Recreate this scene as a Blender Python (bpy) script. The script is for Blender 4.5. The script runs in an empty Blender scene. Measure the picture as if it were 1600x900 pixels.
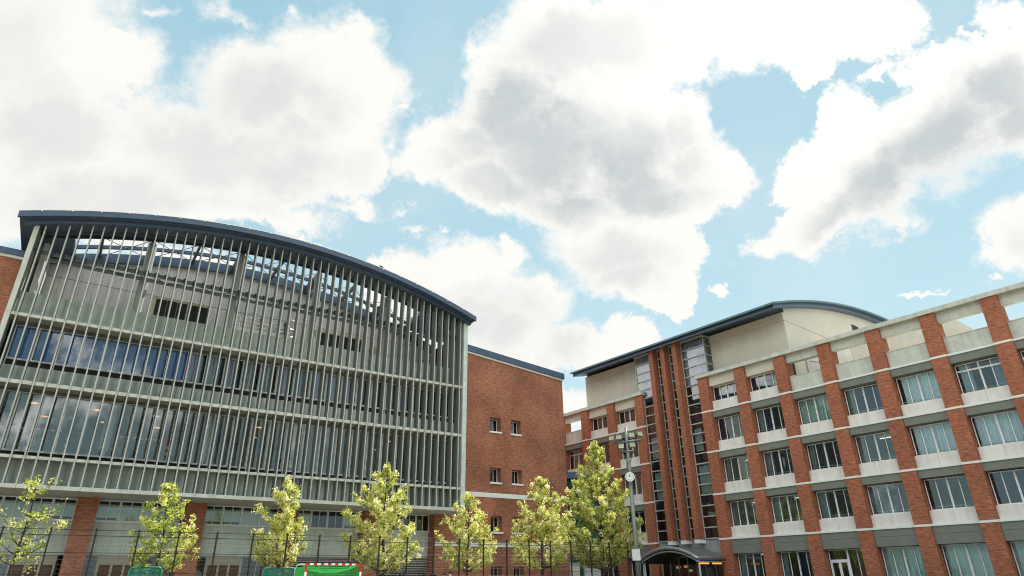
import bpy, bmesh, math, random
from math import sin, cos, pi, radians, sqrt
from mathutils import Vector, Matrix
SC = bpy.context.scene
COL = SC.collection

# ---------------------------------------------------------------- camera, sky, sun, exposure
CAM_H = 1.0
cam_d = bpy.data.cameras.new('camera'); cam = bpy.data.objects.new('camera', cam_d); COL.objects.link(cam)
cam_d.sensor_width = 36.0; cam_d.lens = 36.0 * 996.26 / 1600.0; cam_d.clip_end = 5000.0; cam_d.clip_start = 0.1
P_, R_ = radians(24.7625), radians(-0.7917)
fw = Vector((0, cos(P_), sin(P_))); up = Vector((0, -sin(P_), cos(P_))); rt = Vector((1, 0, 0))
r2 = cos(R_) * rt + sin(R_) * up; u2 = -sin(R_) * rt + cos(R_) * up
cam.matrix_world = Matrix(((r2.x, u2.x, -fw.x, 0), (r2.y, u2.y, -fw.y, 0), (r2.z, u2.z, -fw.z, CAM_H), (0, 0, 0, 1)))
SC.camera = cam
SUN_AZ, SUN_EL = radians(38.0), radians(58.0)
EXPOSURE = 0.75
SKY_STRENGTH = 0.12
sd = bpy.data.lights.new('sun', 'SUN'); sd.energy = 5.0; sd.angle = radians(0.5); sd.color = (1.0, 0.95, 0.86)
so = bpy.data.objects.new('sun', sd); COL.objects.link(so)
sdir = Vector((sin(SUN_AZ) * cos(SUN_EL), cos(SUN_AZ) * cos(SUN_EL), sin(SUN_EL)))
so.rotation_euler = sdir.to_track_quat('Z', 'Y').to_euler(); so.location = (0, 0, 80)
SC.cycles.filter_width = 1.05
vs = SC.view_settings
SC.display_settings.display_device = 'sRGB'
vs.view_transform = 'Standard'; vs.look = 'None'; vs.exposure = EXPOSURE; vs.gamma = 1.0; vs.use_curve_mapping = False

BLOBS=[(-45.5,37.1,-2.42,7.99,7.19),(-42.0,29.9,-2.74,8.83,6.36),(-39.4,38.0,-2.73,3.54,2.82),(-26.6,39.4,-2.92,6.43,4.24),(-21.9,41.7,-2.96,7.61,4.01),(-17.8,39.5,-3.02,6.18,5.20),(-22.5,34.8,-2.96,8.69,4.11),(-30.3,32.6,-2.89,9.19,4.81),(-16.1,34.9,1.74,3.14,2.99),(-37.6,27.5,-2.85,11.65,4.07),(-32.8,27.8,-2.90,11.32,2.00),(-31.8,44.3,-2.86,3.02,1.38),(-29.4,44.0,-3.12,2.75,1.05),(-25.0,44.8,-2.93,1.86,0.67),(-37.9,42.0,-2.78,2.13,0.63),(-15.6,31.1,3.10,3.26,0.89),(-22.8,29.6,-3.11,7.53,1.29),(-18.9,27.7,3.03,3.55,0.77),(-12.2,39.4,3.02,1.78,0.86),(5.8,45.4,3.09,9.14,4.27),(15.5,44.9,3.00,10.85,4.21),(24.5,44.0,2.91,9.24,3.38),(0.4,43.6,2.94,4.68,3.47),(-0.4,40.7,-2.88,6.34,2.75),(-5.8,37.0,-2.99,7.51,3.19),(3.7,37.1,3.10,10.53,6.03),(12.1,37.0,3.05,7.83,5.95),(18.3,38.0,1.26,3.26,3.02),(19.7,33.4,2.82,4.80,3.36),(14.1,32.4,3.02,8.36,3.64),(-1.9,33.9,3.01,6.46,2.14),(7.1,31.4,2.93,7.56,2.72),(10.4,28.0,3.06,7.47,2.94),(15.9,27.2,3.03,3.27,2.34),(4.6,28.4,3.10,2.86,1.37),(11.7,25.3,3.05,5.84,2.38),(15.1,23.3,3.05,2.48,1.68),(-10.1,25.7,-3.09,4.97,2.38),(-3.8,25.9,-3.13,6.05,2.98),(0.0,27.6,-3.12,1.69,1.61),(2.2,23.6,3.12,4.01,2.64),(-6.2,21.9,-3.12,8.58,3.77),(-0.1,20.7,3.13,4.29,2.06),(-0.7,18.2,3.13,6.01,2.50),(7.2,19.1,3.09,5.85,2.15),(10.2,20.3,3.08,2.85,1.58),(-9.7,29.4,2.98,1.92,0.74),(-6.7,29.2,1.63,0.63,0.58),(-11.2,31.3,-3.07,1.95,0.56),(25.9,26.1,-2.97,3.89,1.27),(29.8,27.5,-2.78,5.06,2.57),(34.3,28.9,-2.75,5.94,3.54),(39.4,31.0,-2.75,6.40,4.21),(44.1,32.4,3.08,4.51,3.75),(33.5,34.0,1.64,2.75,2.71),(34.8,25.4,-3.12,2.32,1.37),(41.4,35.3,2.70,3.20,2.07),(44.9,30.1,2.58,3.16,2.61),(43.6,35.8,2.61,3.09,1.22),(31.1,42.1,2.85,5.64,2.93),(36.0,40.7,2.79,4.87,2.40),(31.9,38.9,2.85,1.92,1.64),(39.5,40.2,2.74,3.13,1.34),(37.2,37.0,-2.85,1.65,0.58),(29.2,31.2,-2.85,3.30,2.08),(42.3,23.3,2.77,2.52,2.17),(39.9,21.6,-3.00,1.54,0.77),(41.9,21.5,2.83,2.33,1.99),(47.0,36.8,2.61,2.06,1.25),(44.9,36.6,2.68,1.73,0.52),(35.0,19.8,2.91,1.90,0.29),(19.8,22.9,3.01,1.12,0.60),(40.0,19.4,2.87,0.92,0.37),(-40.5,18.4,-2.93,4.50,2.72),(-31.5,22.4,-2.95,8.55,2.53),(-0.2,14.0,3.13,11.64,2.22)]
GREYS=[(-24.4,38.3,-2.94,5.90,2.80,0.60),(-30.8,34.8,-2.88,7.69,3.49,0.50),(-26.2,32.2,-2.94,9.69,2.87,0.50),(-41.7,32.0,-2.76,5.64,3.18,0.55),(-46.0,35.0,1.77,3.88,3.26,0.35),(-37.1,27.4,-2.86,8.13,1.93,0.45),(8.0,45.3,3.07,8.30,3.01,0.50),(2.4,39.3,3.11,7.91,3.77,0.95),(6.4,35.0,3.08,10.95,4.16,0.95),(14.0,36.0,3.02,5.99,3.25,0.70),(14.7,31.6,3.01,6.36,1.99,0.85),(10.2,26.6,3.06,5.01,2.38,0.50),(-4.0,35.0,-3.12,5.51,2.22,0.45),(38.4,29.3,-2.78,7.73,2.92,1.00),(32.8,27.2,-2.87,5.41,2.19,0.80),(43.8,31.6,3.11,3.68,2.69,0.90),(-3.8,21.9,-3.13,6.78,2.63,0.45),(4.8,19.0,1.39,2.27,2.16,0.40),(42.0,21.7,1.25,1.36,1.13,0.30),(-42.5,24.9,-2.82,6.21,2.71,0.30)]


def build_world():
    w = bpy.data.worlds.new('World'); SC.world = w; w.use_nodes = True
    nt = w.node_tree; nt.nodes.clear(); N = nt.nodes; L = nt.links
    def new(t, **k):
        n = N.new(t)
        for a, b in k.items(): setattr(n, a, b)
        return n
    def put(sock, v):
        if hasattr(v, 'is_output') or isinstance(v, bpy.types.NodeSocket): L.new(v, sock)
        else: sock.default_value = v
    def M(op, a, b=None, c=None, clamp=False):
        n = new('ShaderNodeMath', operation=op, use_clamp=clamp); put(n.inputs[0], a)
        if b is not None: put(n.inputs[1], b)
        if c is not None: put(n.inputs[2], c)
        return n.outputs[0]
    def VM(op, a, b=None):
        n = new('ShaderNodeVectorMath', operation=op); put(n.inputs[0], a)
        if b is not None: put(n.inputs['Scale' if op == 'SCALE' else 1], b)
        return n.outputs['Value'] if op == 'DOT_PRODUCT' else n.outputs[0]
    def noise(vec, scale, detail, rough, out='Fac', lac=2.0):
        n = new('ShaderNodeTexNoise'); put(n.inputs['Vector'], vec); n.inputs['Scale'].default_value = scale
        n.inputs['Detail'].default_value = detail; n.inputs['Roughness'].default_value = rough; n.inputs['Lacunarity'].default_value = lac
        return n.outputs[out]
    def smooth(v, a, b, lo=0.0, hi=1.0):
        n = new('ShaderNodeMapRange', interpolation_type='SMOOTHSTEP'); put(n.inputs['Value'], v)
        for i, q in zip(('From Min', 'From Max', 'To Min', 'To Max'), (a, b, lo, hi)): n.inputs[i].default_value = q
        return n.outputs['Result']
    def mixc(f, a, b):
        n = new('ShaderNodeMix', data_type='RGBA'); put(n.inputs[0], f); put(n.inputs[6], a); put(n.inputs[7], b)
        return n.outputs[2]
    sky = new('ShaderNodeTexSky', sky_type='NISHITA'); sky.sun_disc = False
    sky.sun_elevation = SUN_EL; sky.sun_rotation = SUN_AZ; sky.altitude = 50; sky.air_density = 1.0; sky.dust_density = 0.25; sky.ozone_density = 1.6
    d = new('ShaderNodeTexCoord').outputs['Generated']
    sx = new('ShaderNodeSeparateXYZ'); L.new(d, sx.inputs[0])
    az = M('MULTIPLY', M('ARCTAN2', sx.outputs[0], sx.outputs[1]), 180 / pi)
    el = M('MULTIPLY', M('ARCSINE', sx.outputs[2]), 180 / pi)
    cb = new('ShaderNodeCombineXYZ'); L.new(az, cb.inputs[0]); L.new(el, cb.inputs[1]); p0 = cb.outputs[0]
    w1 = VM('SCALE', VM('SUBTRACT', noise(d, 9.0, 5, 0.62, 'Color'), (0.5, 0.5, 0.5)), WARP)
    w2 = VM('SCALE', VM('SUBTRACT', noise(d, 30.0, 6, 0.72, 'Color'), (0.5, 0.5, 0.5)), WARP * 0.6)
    p = VM('MULTIPLY', VM('ADD', VM('ADD', p0, w1), w2), (1, 1, 0))
    pg = VM('MULTIPLY', VM('ADD', p0, VM('SCALE', w1, 1.5)), (1, 1, 0))
    def blob(vec, b, grow):
        m = new('ShaderNodeMapping', vector_type='TEXTURE'); L.new(vec, m.inputs['Vector'])
        m.inputs['Location'].default_value = (b[0], b[1], 0); m.inputs['Rotation'].default_value = (0, 0, b[2])
        m.inputs['Scale'].default_value = (b[3] * grow, b[4] * grow, 1)
        g = new('ShaderNodeTexGradient', gradient_type='SPHERICAL'); L.new(m.outputs[0], g.inputs[0])
        return g.outputs['Fac']
    f = None
    for b in BLOBS:
        g = blob(p, b, 1.62) if b[4] > 1.5 else M('MULTIPLY', blob(p, b, 1.9), 0.58)
        f = g if f is None else M('SMOOTH_MAX', f, g, 0.06)
    back = M('MULTIPLY', smooth(noise(d, 2.6, 6, 0.55), 0.40, 0.66, 0.0, 0.75), smooth(el, 14, 34, 0.62, 1.0))
    away = smooth(M('ABSOLUTE', az), 44, 62)
    high = smooth(el, 50, 60)
    outv = M('MAXIMUM', away, high)
    f = M('MAXIMUM', f, M('MULTIPLY', back, outv))
    fb = noise(d, 11.0, 10, 0.64)
    fine = noise(d, 48.0, 6, 0.70)
    f = M('ADD', f, M('MULTIPLY', M('SUBTRACT', fb, 0.5), 0.62))
    f = M('ADD', f, M('MULTIPLY', M('SUBTRACT', fine, 0.5), 0.26))
    soft = smooth(noise(d, 3.3, 3, 0.5), 0.36, 0.66, 0.40, 0.64)
    n_ = new('ShaderNodeMapRange', interpolation_type='SMOOTHSTEP'); put(n_.inputs['Value'], f); n_.inputs['From Min'].default_value = 0.25
    put(n_.inputs['From Max'], soft); alpha = n_.outputs['Result']
    thick = smooth(f, 0.36, 0.95)
    gsum = None
    for b in GREYS:
        g = M('MULTIPLY', smooth(blob(pg, b, 1.7), 0.0, 0.75), b[5]); gsum = g if gsum is None else M('MAXIMUM', gsum, g)
    gback = M('MULTIPLY', M('MULTIPLY', thick, 0.5), outv)
    fg = noise(d, 6.5, 7, 0.62)
    lump = M('MULTIPLY', M('SUBTRACT', fg, 0.5), 1.1)
    g = M('ADD', M('MAXIMUM', gsum, gback), M('MULTIPLY', lump, M('ADD', 0.34, M('MULTIPLY', gsum, 0.6))), clamp=True)
    g = M('MULTIPLY', g, smooth(f, 0.34, 0.85))
    sdot = VM('DOT_PRODUCT', d, tuple(sdir))
    glow = M('POWER', M('MAXIMUM', sdot, 0.0), 12.0)
    ccol = mixc(g, CLOUD_WHITE, CLOUD_GREY)
    gain = M('ADD', 1.0, M('MULTIPLY', glow, 0.2))
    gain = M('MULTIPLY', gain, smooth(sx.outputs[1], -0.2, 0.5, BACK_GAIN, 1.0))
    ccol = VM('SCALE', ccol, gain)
    skyc = VM('MULTIPLY', sky.outputs[0], SKY_TINT)
    skyc = mixc(0.88, skyc, mixc(smooth(el, 4, 46), HAZE_COL, ZEN_COL))
    # thin veil in the clear parts, thicker near the sun
    veil = M('ADD', M('MULTIPLY', smooth(noise(d, 4.0, 6, 0.6), 0.42, 0.72), 0.17), M('MULTIPLY', M('POWER', M('MAXIMUM', sdot, 0.0), 7.0), 0.20), clamp=True)
    base = mixc(veil, skyc, CLOUD_WHITE)
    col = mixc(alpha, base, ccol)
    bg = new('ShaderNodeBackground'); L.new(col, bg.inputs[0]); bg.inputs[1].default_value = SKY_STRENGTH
    o = new('ShaderNodeOutputWorld'); L.new(bg.outputs[0], o.inputs[0])
    w.cycles.sampling_method = 'MANUAL'; w.cycles.sample_map_resolution = 512
WARP = 5.0
CLOUD_WHITE = (4.95, 4.88, 4.65, 1); CLOUD_GREY = (2.85, 3.08, 3.14, 1); HAZE_COL = (3.0, 4.0, 4.2, 1); ZEN_COL = (1.85, 3.12, 3.70, 1)
SKY_TINT = (0.92, 1.22, 1.08)
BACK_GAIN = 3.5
build_world()

# ---------------------------------------------------------------- helpers
RNG = random.Random(7)
AL, AR = radians(55.811), radians(-38.833)
class Frame:
    """local axes of a facade: x along it, y away from the camera, z up"""
    def __init__(self, xaz):
        self.x = Vector((sin(xaz), cos(xaz), 0)); self.n = Vector((-self.x.y, self.x.x, 0)); self.rot = math.atan2(self.x.y, self.x.x)
    def w(self, x, y, z=0.0): return self.x * x + self.n * y + Vector((0, 0, z))
FL = Frame(AL)                       # sports hall: x = s
FR = Frame(AR + pi)                  # classroom block: x = -s
FW = Frame(pi / 2)                   # plain world axes

class MB:
    def __init__(self, off=(0, 0, 0)):
        self.v = []; self.f = []; self.m = []; self.off = Vector(off); self.smooth = []
    def face(self, pts, mi=0, smooth=False):
        i = len(self.v); self.v += [Vector(p) - self.off for p in pts]; self.f.append(tuple(range(i, i + len(pts)))); self.m.append(mi); self.smooth.append(smooth)
    def box(self, x0, x1, y0, y1, z0, z1, mi=0, skip=''):
        a = [(x0, y0, z0), (x1, y0, z0), (x1, y1, z0), (x0, y1, z0), (x0, y0, z1), (x1, y0, z1), (x1, y1, z1), (x0, y1, z1)]
        i = len(self.v); self.v += [Vector(p) - self.off for p in a]
        for k, q in (('b', (0, 3, 2, 1)), ('t', (4, 5, 6, 7)), ('f', (0, 1, 5, 4)), ('r', (1, 2, 6, 5)), ('k', (2, 3, 7, 6)), ('l', (3, 0, 4, 7))):
            if k in skip: continue
            self.f.append(tuple(i + j for j in q)); self.m.append(mi); self.smooth.append(False)
        return self
    def tube(self, pts, rs, n=8, mi=0, cap=True, smooth=True):
        pts = [Vector(p) for p in pts]
        if not hasattr(rs, '__len__'): rs = [rs] * len(pts)
        base = len(self.v); ref = None
        for k, p in enumerate(pts):
            t = (pts[min(k + 1, len(pts) - 1)] - pts[max(k - 1, 0)])
            t = t.normalized() if t.length > 1e-9 else Vector((0, 0, 1))
            if ref is None: ref = Vector((0, 0, 1)) if abs(t.z) < 0.9 else Vector((1, 0, 0))
            a = t.cross(ref)
            a = a.normalized() if a.length > 1e-6 else t.orthogonal().normalized()
            b = t.cross(a); ref = b.cross(t) * 1.0 if False else ref
            for j in range(n):
                th = 2 * pi * j / n; self.v.append(p + a * (rs[k] * cos(th)) + b * (rs[k] * sin(th)) - self.off)
        for k in range(len(pts) - 1):
            for j in range(n):
                q = (base + k * n + j, base + k * n + (j + 1) % n, base + (k + 1) * n + (j + 1) % n, base + (k + 1) * n + j)
                self.f.append(q); self.m.append(mi); self.smooth.append(smooth)
        if cap:
            self.f.append(tuple(base + j for j in range(n))[::-1]); self.m.append(mi); self.smooth.append(False)
            self.f.append(tuple(base + (len(pts) - 1) * n + j for j in range(n))); self.m.append(mi); self.smooth.append(False)
        return self
    def wall(self, x0, x1, z0, z1, y, openings=(), depth=0.3, mi=0):
        """front sheet at y with real openings and reveals"""
        xs = sorted({x0, x1, *[o[0] for o in openings], *[o[1] for o in openings]}); zs = sorted({z0, z1, *[o[2] for o in openings], *[o[3] for o in openings]})
        for a, b in zip(xs, xs[1:]):
            for c, d in zip(zs, zs[1:]):
                mx, mz = (a + b) / 2, (c + d) / 2
                if any(o[0] < mx < o[1] and o[2] < mz < o[3] for o in openings): continue
                self.face([(a, y, c), (b, y, c), (b, y, d), (a, y, d)], mi)
        for a, b, c, d in openings:
            self.face([(a, y, c), (a, y + depth, c), (a, y + depth, d), (a, y, d)], mi); self.face([(b, y, c), (b, y, d), (b, y + depth, d), (b, y + depth, c)], mi)
            self.face([(a, y, d), (a, y + depth, d), (b, y + depth, d), (b, y, d)], mi); self.face([(a, y, c), (b, y, c), (b, y + depth, c), (a, y + depth, c)], mi)
        return self
    def frame(self, x0, x1, z0, z1, y, w, d, xs=(), zs=(), mi=0):
        """window frame: border plus bars at xs / zs (z bars butt between)"""
        self.box(x0, x0 + w, y, y + d, z0, z1, mi); self.box(x1 - w, x1, y, y + d, z0, z1, mi)
        self.box(x0 + w, x1 - w, y, y + d, z0, z0 + w, mi); self.box(x0 + w, x1 - w, y, y + d, z1 - w, z1, mi)
        for x, ww in xs: self.box(x - ww / 2, x + ww / 2, y + 0.004, y + d - 0.004, z0 + w, z1 - w, mi)
        for a, b, z, ww in zs: self.box(a, b, y + 0.008, y + d - 0.008, z - ww / 2, z + ww / 2, mi)
        return self
    def build(self, name, mats, parent=None, frame=None, loc=None):
        me = bpy.data.meshes.new(name); me.from_pydata([tuple(p) for p in self.v], [], self.f)
        for m in (mats if isinstance(mats, (list, tuple)) else [mats]): me.materials.append(m)
        me.polygons.foreach_set('material_index', self.m); me.polygons.foreach_set('use_smooth', self.smooth); me.update()
        o = bpy.data.objects.new(name, me); COL.objects.link(o)
        if parent is not None: o.parent = parent
        if frame is not None:
            o.location = frame.w(*loc); o.rotation_euler = (0, 0, frame.rot)
        return o

def tag(o, label, cat, group=None, kind=None):
    if label: o['label'] = label
    if cat: o['category'] = cat
    if group: o['group'] = group
    if kind: o['kind'] = kind
    return o
def thing(name, label, cat, frame, loc, group=None):
    o = bpy.data.objects.new(name, None); COL.objects.link(o); o.empty_display_size = 0.5
    o.location = frame.w(*loc); o.rotation_euler = (0, 0, frame.rot)
    return tag(o, label, cat, group)
def copy_tree(o, parent=None):
    c = o.copy(); COL.objects.link(c); c.parent = parent
    for ch in [x for x in bpy.data.objects if x.parent == o and x != c]: copy_tree(ch, c)
    return c

def mat(name, col, rough=0.8, metal=0.0, var=0.0, vscale=3.0, stretch=(1, 1, 1), streak=0.0, spec=0.3):
    m = bpy.data.materials.new(name); m.use_nodes = True; nt = m.node_tree; b = nt.nodes['Principled BSDF']
    b.inputs['Roughness'].default_value = rough; b.inputs['Metallic'].default_value = metal; b.inputs['Specular IOR Level'].default_value = spec
    b.inputs['Base Color'].default_value = (*col, 1)
    if var or streak:
        tc = nt.nodes.new('ShaderNodeTexCoord'); mp = nt.nodes.new('ShaderNodeMapping'); mp.inputs['Scale'].default_value = stretch
        nt.links.new(tc.outputs['Object'], mp.inputs[0])
        nz = nt.nodes.new('ShaderNodeTexNoise'); nz.inputs['Scale'].default_value = vscale; nz.inputs['Detail'].default_value = 6; nz.inputs['Roughness'].default_value = 0.62
        nt.links.new(mp.outputs[0], nz.inputs['Vector'])
        cr = nt.nodes.new('ShaderNodeValToRGB'); e = cr.color_ramp.elements
        e[0].position = 0.3; e[1].position = 0.7; e[0].color = (*[c * (1 - var) for c in col], 1); e[1].color = (*[min(1, c * (1 + var)) for c in col], 1)
        nt.links.new(nz.outputs['Fac'], cr.inputs[0]); out = cr.outputs[0]
        if streak:
            m2 = nt.nodes.new('ShaderNodeMapping'); m2.inputs['Scale'].default_value = (2.2, 2.2, 0.16); nt.links.new(tc.outputs['Object'], m2.inputs[0])
            n2 = nt.nodes.new('ShaderNodeTexNoise'); n2.inputs['Scale'].default_value = 1.4; n2.inputs['Detail'].default_value = 5; nt.links.new(m2.outputs[0], n2.inputs['Vector'])
            mr = nt.nodes.new('ShaderNodeMapRange'); mr.inputs[1].default_value = 0.35; mr.inputs[2].default_value = 0.75; mr.inputs[3].default_value = 1.0; mr.inputs[4].default_value = 1.0 - streak
            nt.links.new(n2.outputs['Fac'], mr.inputs[0]); vm = nt.nodes.new('ShaderNodeVectorMath'); vm.operation = 'SCALE'
            nt.links.new(out, vm.inputs[0]); nt.links.new(mr.outputs[0], vm.inputs['Scale']); out = vm.outputs[0]
        nt.links.new(out, b.inputs['Base Color'])
    return m

def brick_mat(name, c1, c2, mortar, patch=0.25):
    m = bpy.data.materials.new(name); m.use_nodes = True; nt = m.node_tree; b = nt.nodes['Principled BSDF']; N = nt.nodes; L = nt.links
    b.inputs['Roughness'].default_value = 0.85; b.inputs['Specular IOR Level'].default_value = 0.2
    tc = N.new('ShaderNodeTexCoord'); sx = N.new('ShaderNodeSeparateXYZ'); L.new(tc.outputs['Object'], sx.inputs[0])
    ad = N.new('ShaderNodeMath'); L.new(sx.outputs[0], ad.inputs[0]); L.new(sx.outputs[1], ad.inputs[1])
    cb = N.new('ShaderNodeCombineXYZ'); L.new(ad.outputs[0], cb.inputs[0]); L.new(sx.outputs[2], cb.inputs[1])
    br = N.new('ShaderNodeTexBrick'); L.new(cb.outputs[0], br.inputs['Vector']); br.inputs['Scale'].default_value = 1.0
    br.inputs['Brick Width'].default_value = 0.24; br.inputs['Row Height'].default_value = 0.078; br.inputs['Mortar Size'].default_value = 0.009; br.inputs['Bias'].default_value = -0.1
    br.inputs['Color1'].default_value = (*c1, 1); br.inputs['Color2'].default_value = (*c2, 1); br.inputs['Mortar'].default_value = (*mortar, 1)
    # individual burnt and pale bricks, then large soft patches
    mp = N.new('ShaderNodeMapping'); mp.inputs['Scale'].default_value = (1.5, 6.0, 1); L.new(cb.outputs[0], mp.inputs[0])
    n1 = N.new('ShaderNodeTexNoise'); n1.inputs['Scale'].default_value = 1.6; n1.inputs['Detail'].default_value = 4; n1.inputs['Roughness'].default_value = 0.75; L.new(mp.outputs[0], n1.inputs['Vector'])
    n2 = N.new('ShaderNodeTexNoise'); n2.inputs['Scale'].default_value = 0.35; n2.inputs['Detail'].default_value = 4; L.new(cb.outputs[0], n2.inputs['Vector'])
    m1 = N.new('ShaderNodeMapRange'); m1.inputs[1].default_value = 0.28; m1.inputs[2].default_value = 0.72; m1.inputs[3].default_value = 1 - 0.55; m1.inputs[4].default_value = 1 + 0.55; L.new(n1.outputs['Fac'], m1.inputs[0])
    m2 = N.new('ShaderNodeMapRange'); m2.inputs[1].default_value = 0.3; m2.inputs[2].default_value = 0.7; m2.inputs[3].default_value = 1 - patch; m2.inputs[4].default_value = 1 + patch; L.new(n2.outputs['Fac'], m2.inputs[0])
    mu = N.new('ShaderNodeMath'); mu.operation = 'MULTIPLY'; L.new(m1.outputs[0], mu.inputs[0]); L.new(m2.outputs[0], mu.inputs[1])
    vm = N.new('ShaderNodeVectorMath'); vm.operation = 'SCALE'; L.new(br.outputs['Color'], vm.inputs[0]); L.new(mu.outputs[0], vm.inputs['Scale'])
    L.new(vm.outputs[0], b.inputs['Base Color'])
    return m

def glass_mat(name, tint, refl=1.0, body=0.0, bodycol=(0.02, 0.03, 0.03)):
    """window glass: clear tinted sheet with Fresnel reflection"""
    m = bpy.data.materials.new(name); m.use_nodes = True; nt = m.node_tree; N = nt.nodes; L = nt.links; N.clear()
    o = N.new('ShaderNodeOutputMaterial'); tr = N.new('ShaderNodeBsdfTransparent'); tr.inputs[0].default_value = (*tint, 1)
    gl = N.new('ShaderNodeBsdfGlossy'); gl.inputs['Roughness'].default_value = 0.01; gl.inputs[0].default_value = (0.92, 0.97, 1.0, 1)
    fr = N.new('ShaderNodeFresnel'); fr.inputs[0].default_value = 1.5
    geo = N.new('ShaderNodeNewGeometry')
    tc = N.new('ShaderNodeTexCoord'); nz = N.new('ShaderNodeTexNoise'); nz.inputs['Scale'].default_value = 0.7; nz.inputs['Detail'].default_value = 1; L.new(tc.outputs['Object'], nz.inputs['Vector'])
    bp = N.new('ShaderNodeBump'); bp.inputs['Strength'].default_value = 0.012; bp.inputs['Distance'].default_value = 0.05; L.new(nz.outputs['Fac'], bp.inputs['Height']); L.new(bp.outputs[0], gl.inputs['Normal'])
    mu = N.new('ShaderNodeMath'); mu.operation = 'MULTIPLY'; mu.use_clamp = True; L.new(fr.outputs[0], mu.inputs[0]); mu.inputs[1].default_value = 1.7 * refl
    mx = N.new('ShaderNodeMixShader'); L.new(mu.outputs[0], mx.inputs[0]); L.new(tr.outputs[0], mx.inputs[1]); L.new(gl.outputs[0], mx.inputs[2]); L.new(mx.outputs[0], o.inputs[0])
    return m
def emit_mat(name, col, strength):
    m = bpy.data.materials.new(name); m.use_nodes = True; nt = m.node_tree; nt.nodes.clear()
    o = nt.nodes.new('ShaderNodeOutputMaterial'); e = nt.nodes.new('ShaderNodeEmission'); e.inputs[0].default_value = (*col, 1); e.inputs[1].default_value = strength; nt.links.new(e.outputs[0], o.inputs[0])
    return m

BRICK = brick_mat('red_brick', (0.36, 0.130, 0.072), (0.25, 0.092, 0.056), (0.26, 0.16, 0.11))
BRICK_R = brick_mat('orange_brick', (0.38, 0.132, 0.070), (0.26, 0.090, 0.052), (0.25, 0.12, 0.08), 0.12)
CONC = mat('grey_green_concrete', (0.54, 0.605, 0.55), 0.85, var=0.14, vscale=1.3, streak=0.18)
CONC_L = mat('pale_concrete', (0.53, 0.545, 0.49), 0.85, var=0.10, vscale=1.8, streak=0.2)
CONC_W = mat('white_concrete_panel', (0.70, 0.665, 0.635), 0.85, var=0.08, vscale=1.4, streak=0.16)
BEIGE = mat('beige_panel', (0.56, 0.52, 0.44), 0.85, var=0.05, vscale=1.0, streak=0.08)
OLIVE = mat('grey_green_lintel', (0.17, 0.18, 0.155), 0.7, var=0.08, vscale=1.5)
WHITE = mat('white_trim', (0.72, 0.74, 0.71), 0.6, var=0.06, vscale=2)
ALU = mat('aluminium_frame', (0.74, 0.75, 0.75), 0.45, 0.0)
FIN_SHADE = mat('louvre_metal_shaded_side', (0.20, 0.215, 0.20), 0.55, 0.0, var=0.09, vscale=1.2, streak=0.15)  # darker grey: the shade on the fin sides is put into the colour
STEEL = mat('painted_grey_steel', (0.40, 0.42, 0.40), 0.5, 0.1, var=0.1, vscale=2)
FIN_LIT = mat('louvre_metal_lit_edge', (0.42, 0.435, 0.405), 0.5, 0.0, var=0.10, vscale=1.2, streak=0.12)  # lighter grey: light on the fin front edges is put into the colour
BRK = mat('blue_grey_bracket', (0.06, 0.085, 0.11), 0.5, 0.2)
STEEL_G = mat('girder_grey_steel', (0.20, 0.215, 0.205), 0.5, 0.1, var=0.1, vscale=2)
STEEL_D = mat('dark_steel', (0.06, 0.07, 0.07), 0.5, 0.2)
NAVY = mat('navy_roof_metal', (0.055, 0.085, 0.135), 0.38, 0.25, var=0.12, vscale=1.5, spec=0.5)
TEAL = mat('teal_roof_metal', (0.075, 0.13, 0.145), 0.35, 0.25, var=0.12, vscale=1.5, spec=0.5)
SHEET = mat('grey_metal_sheet', (0.56, 0.54, 0.525), 0.5, 0.1, var=0.06, vscale=1.0)
DARK = mat('dark_recess', (0.03, 0.032, 0.03), 0.7)
ROOM = mat('room_plaster', (0.62, 0.71, 0.67), 0.9, var=0.05)
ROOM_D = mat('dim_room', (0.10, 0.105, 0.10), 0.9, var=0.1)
FLOOR_IN = mat('gym_floor', (0.48, 0.36, 0.22), 0.4)
CREAM = mat('cream_plant_casing', (0.60, 0.56, 0.44), 0.6, var=0.08)
BROWN = mat('brown_door_panel', (0.10, 0.055, 0.035), 0.6, var=0.2)
DOORF = mat('beige_door_frame', (0.36, 0.34, 0.27), 0.6, var=0.06)
GLASS = glass_mat('clear_glass', (0.80, 0.88, 0.86), 1.3)
GLASS_H = glass_mat('hall_window_glass', (0.88, 0.96, 0.95), 1.9)
GLASS_D = glass_mat('tinted_glass', (0.55, 0.66, 0.64), 1.6)
BLUE_C = mat('blue_curtain_cloth', (0.12, 0.25, 0.58), 0.9, var=0.25, vscale=2, stretch=(6, 1, 0.3))
LILAC_C = mat('lilac_curtain_cloth', (0.52, 0.49, 0.64), 0.9, var=0.2, vscale=2, stretch=(6, 1, 0.3))
GREYC = mat('grey_curtain_cloth', (0.50, 0.51, 0.56), 0.9, var=0.3, vscale=2, stretch=(6, 1, 0.3))
TEAL_C = mat('pale_teal_curtain_cloth', (0.50, 0.62, 0.60), 0.9, var=0.15, vscale=2, stretch=(6, 1, 0.3))
PALE_C = mat('pale_blue_curtain_cloth', (0.66, 0.76, 0.82), 0.9, var=0.12, vscale=2, stretch=(6, 1, 0.3))
NIGHT_C = mat('dark_blue_curtain_cloth', (0.06, 0.065, 0.15), 0.9, var=0.3, vscale=2, stretch=(6, 1, 0.3))
BLIND = mat('white_roller_blind', (0.62, 0.66, 0.66), 0.8, var=0.04)
NAVYP = mat('navy_spandrel_glass', (0.03, 0.042, 0.085), 0.18, 0.0, spec=0.5)

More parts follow.
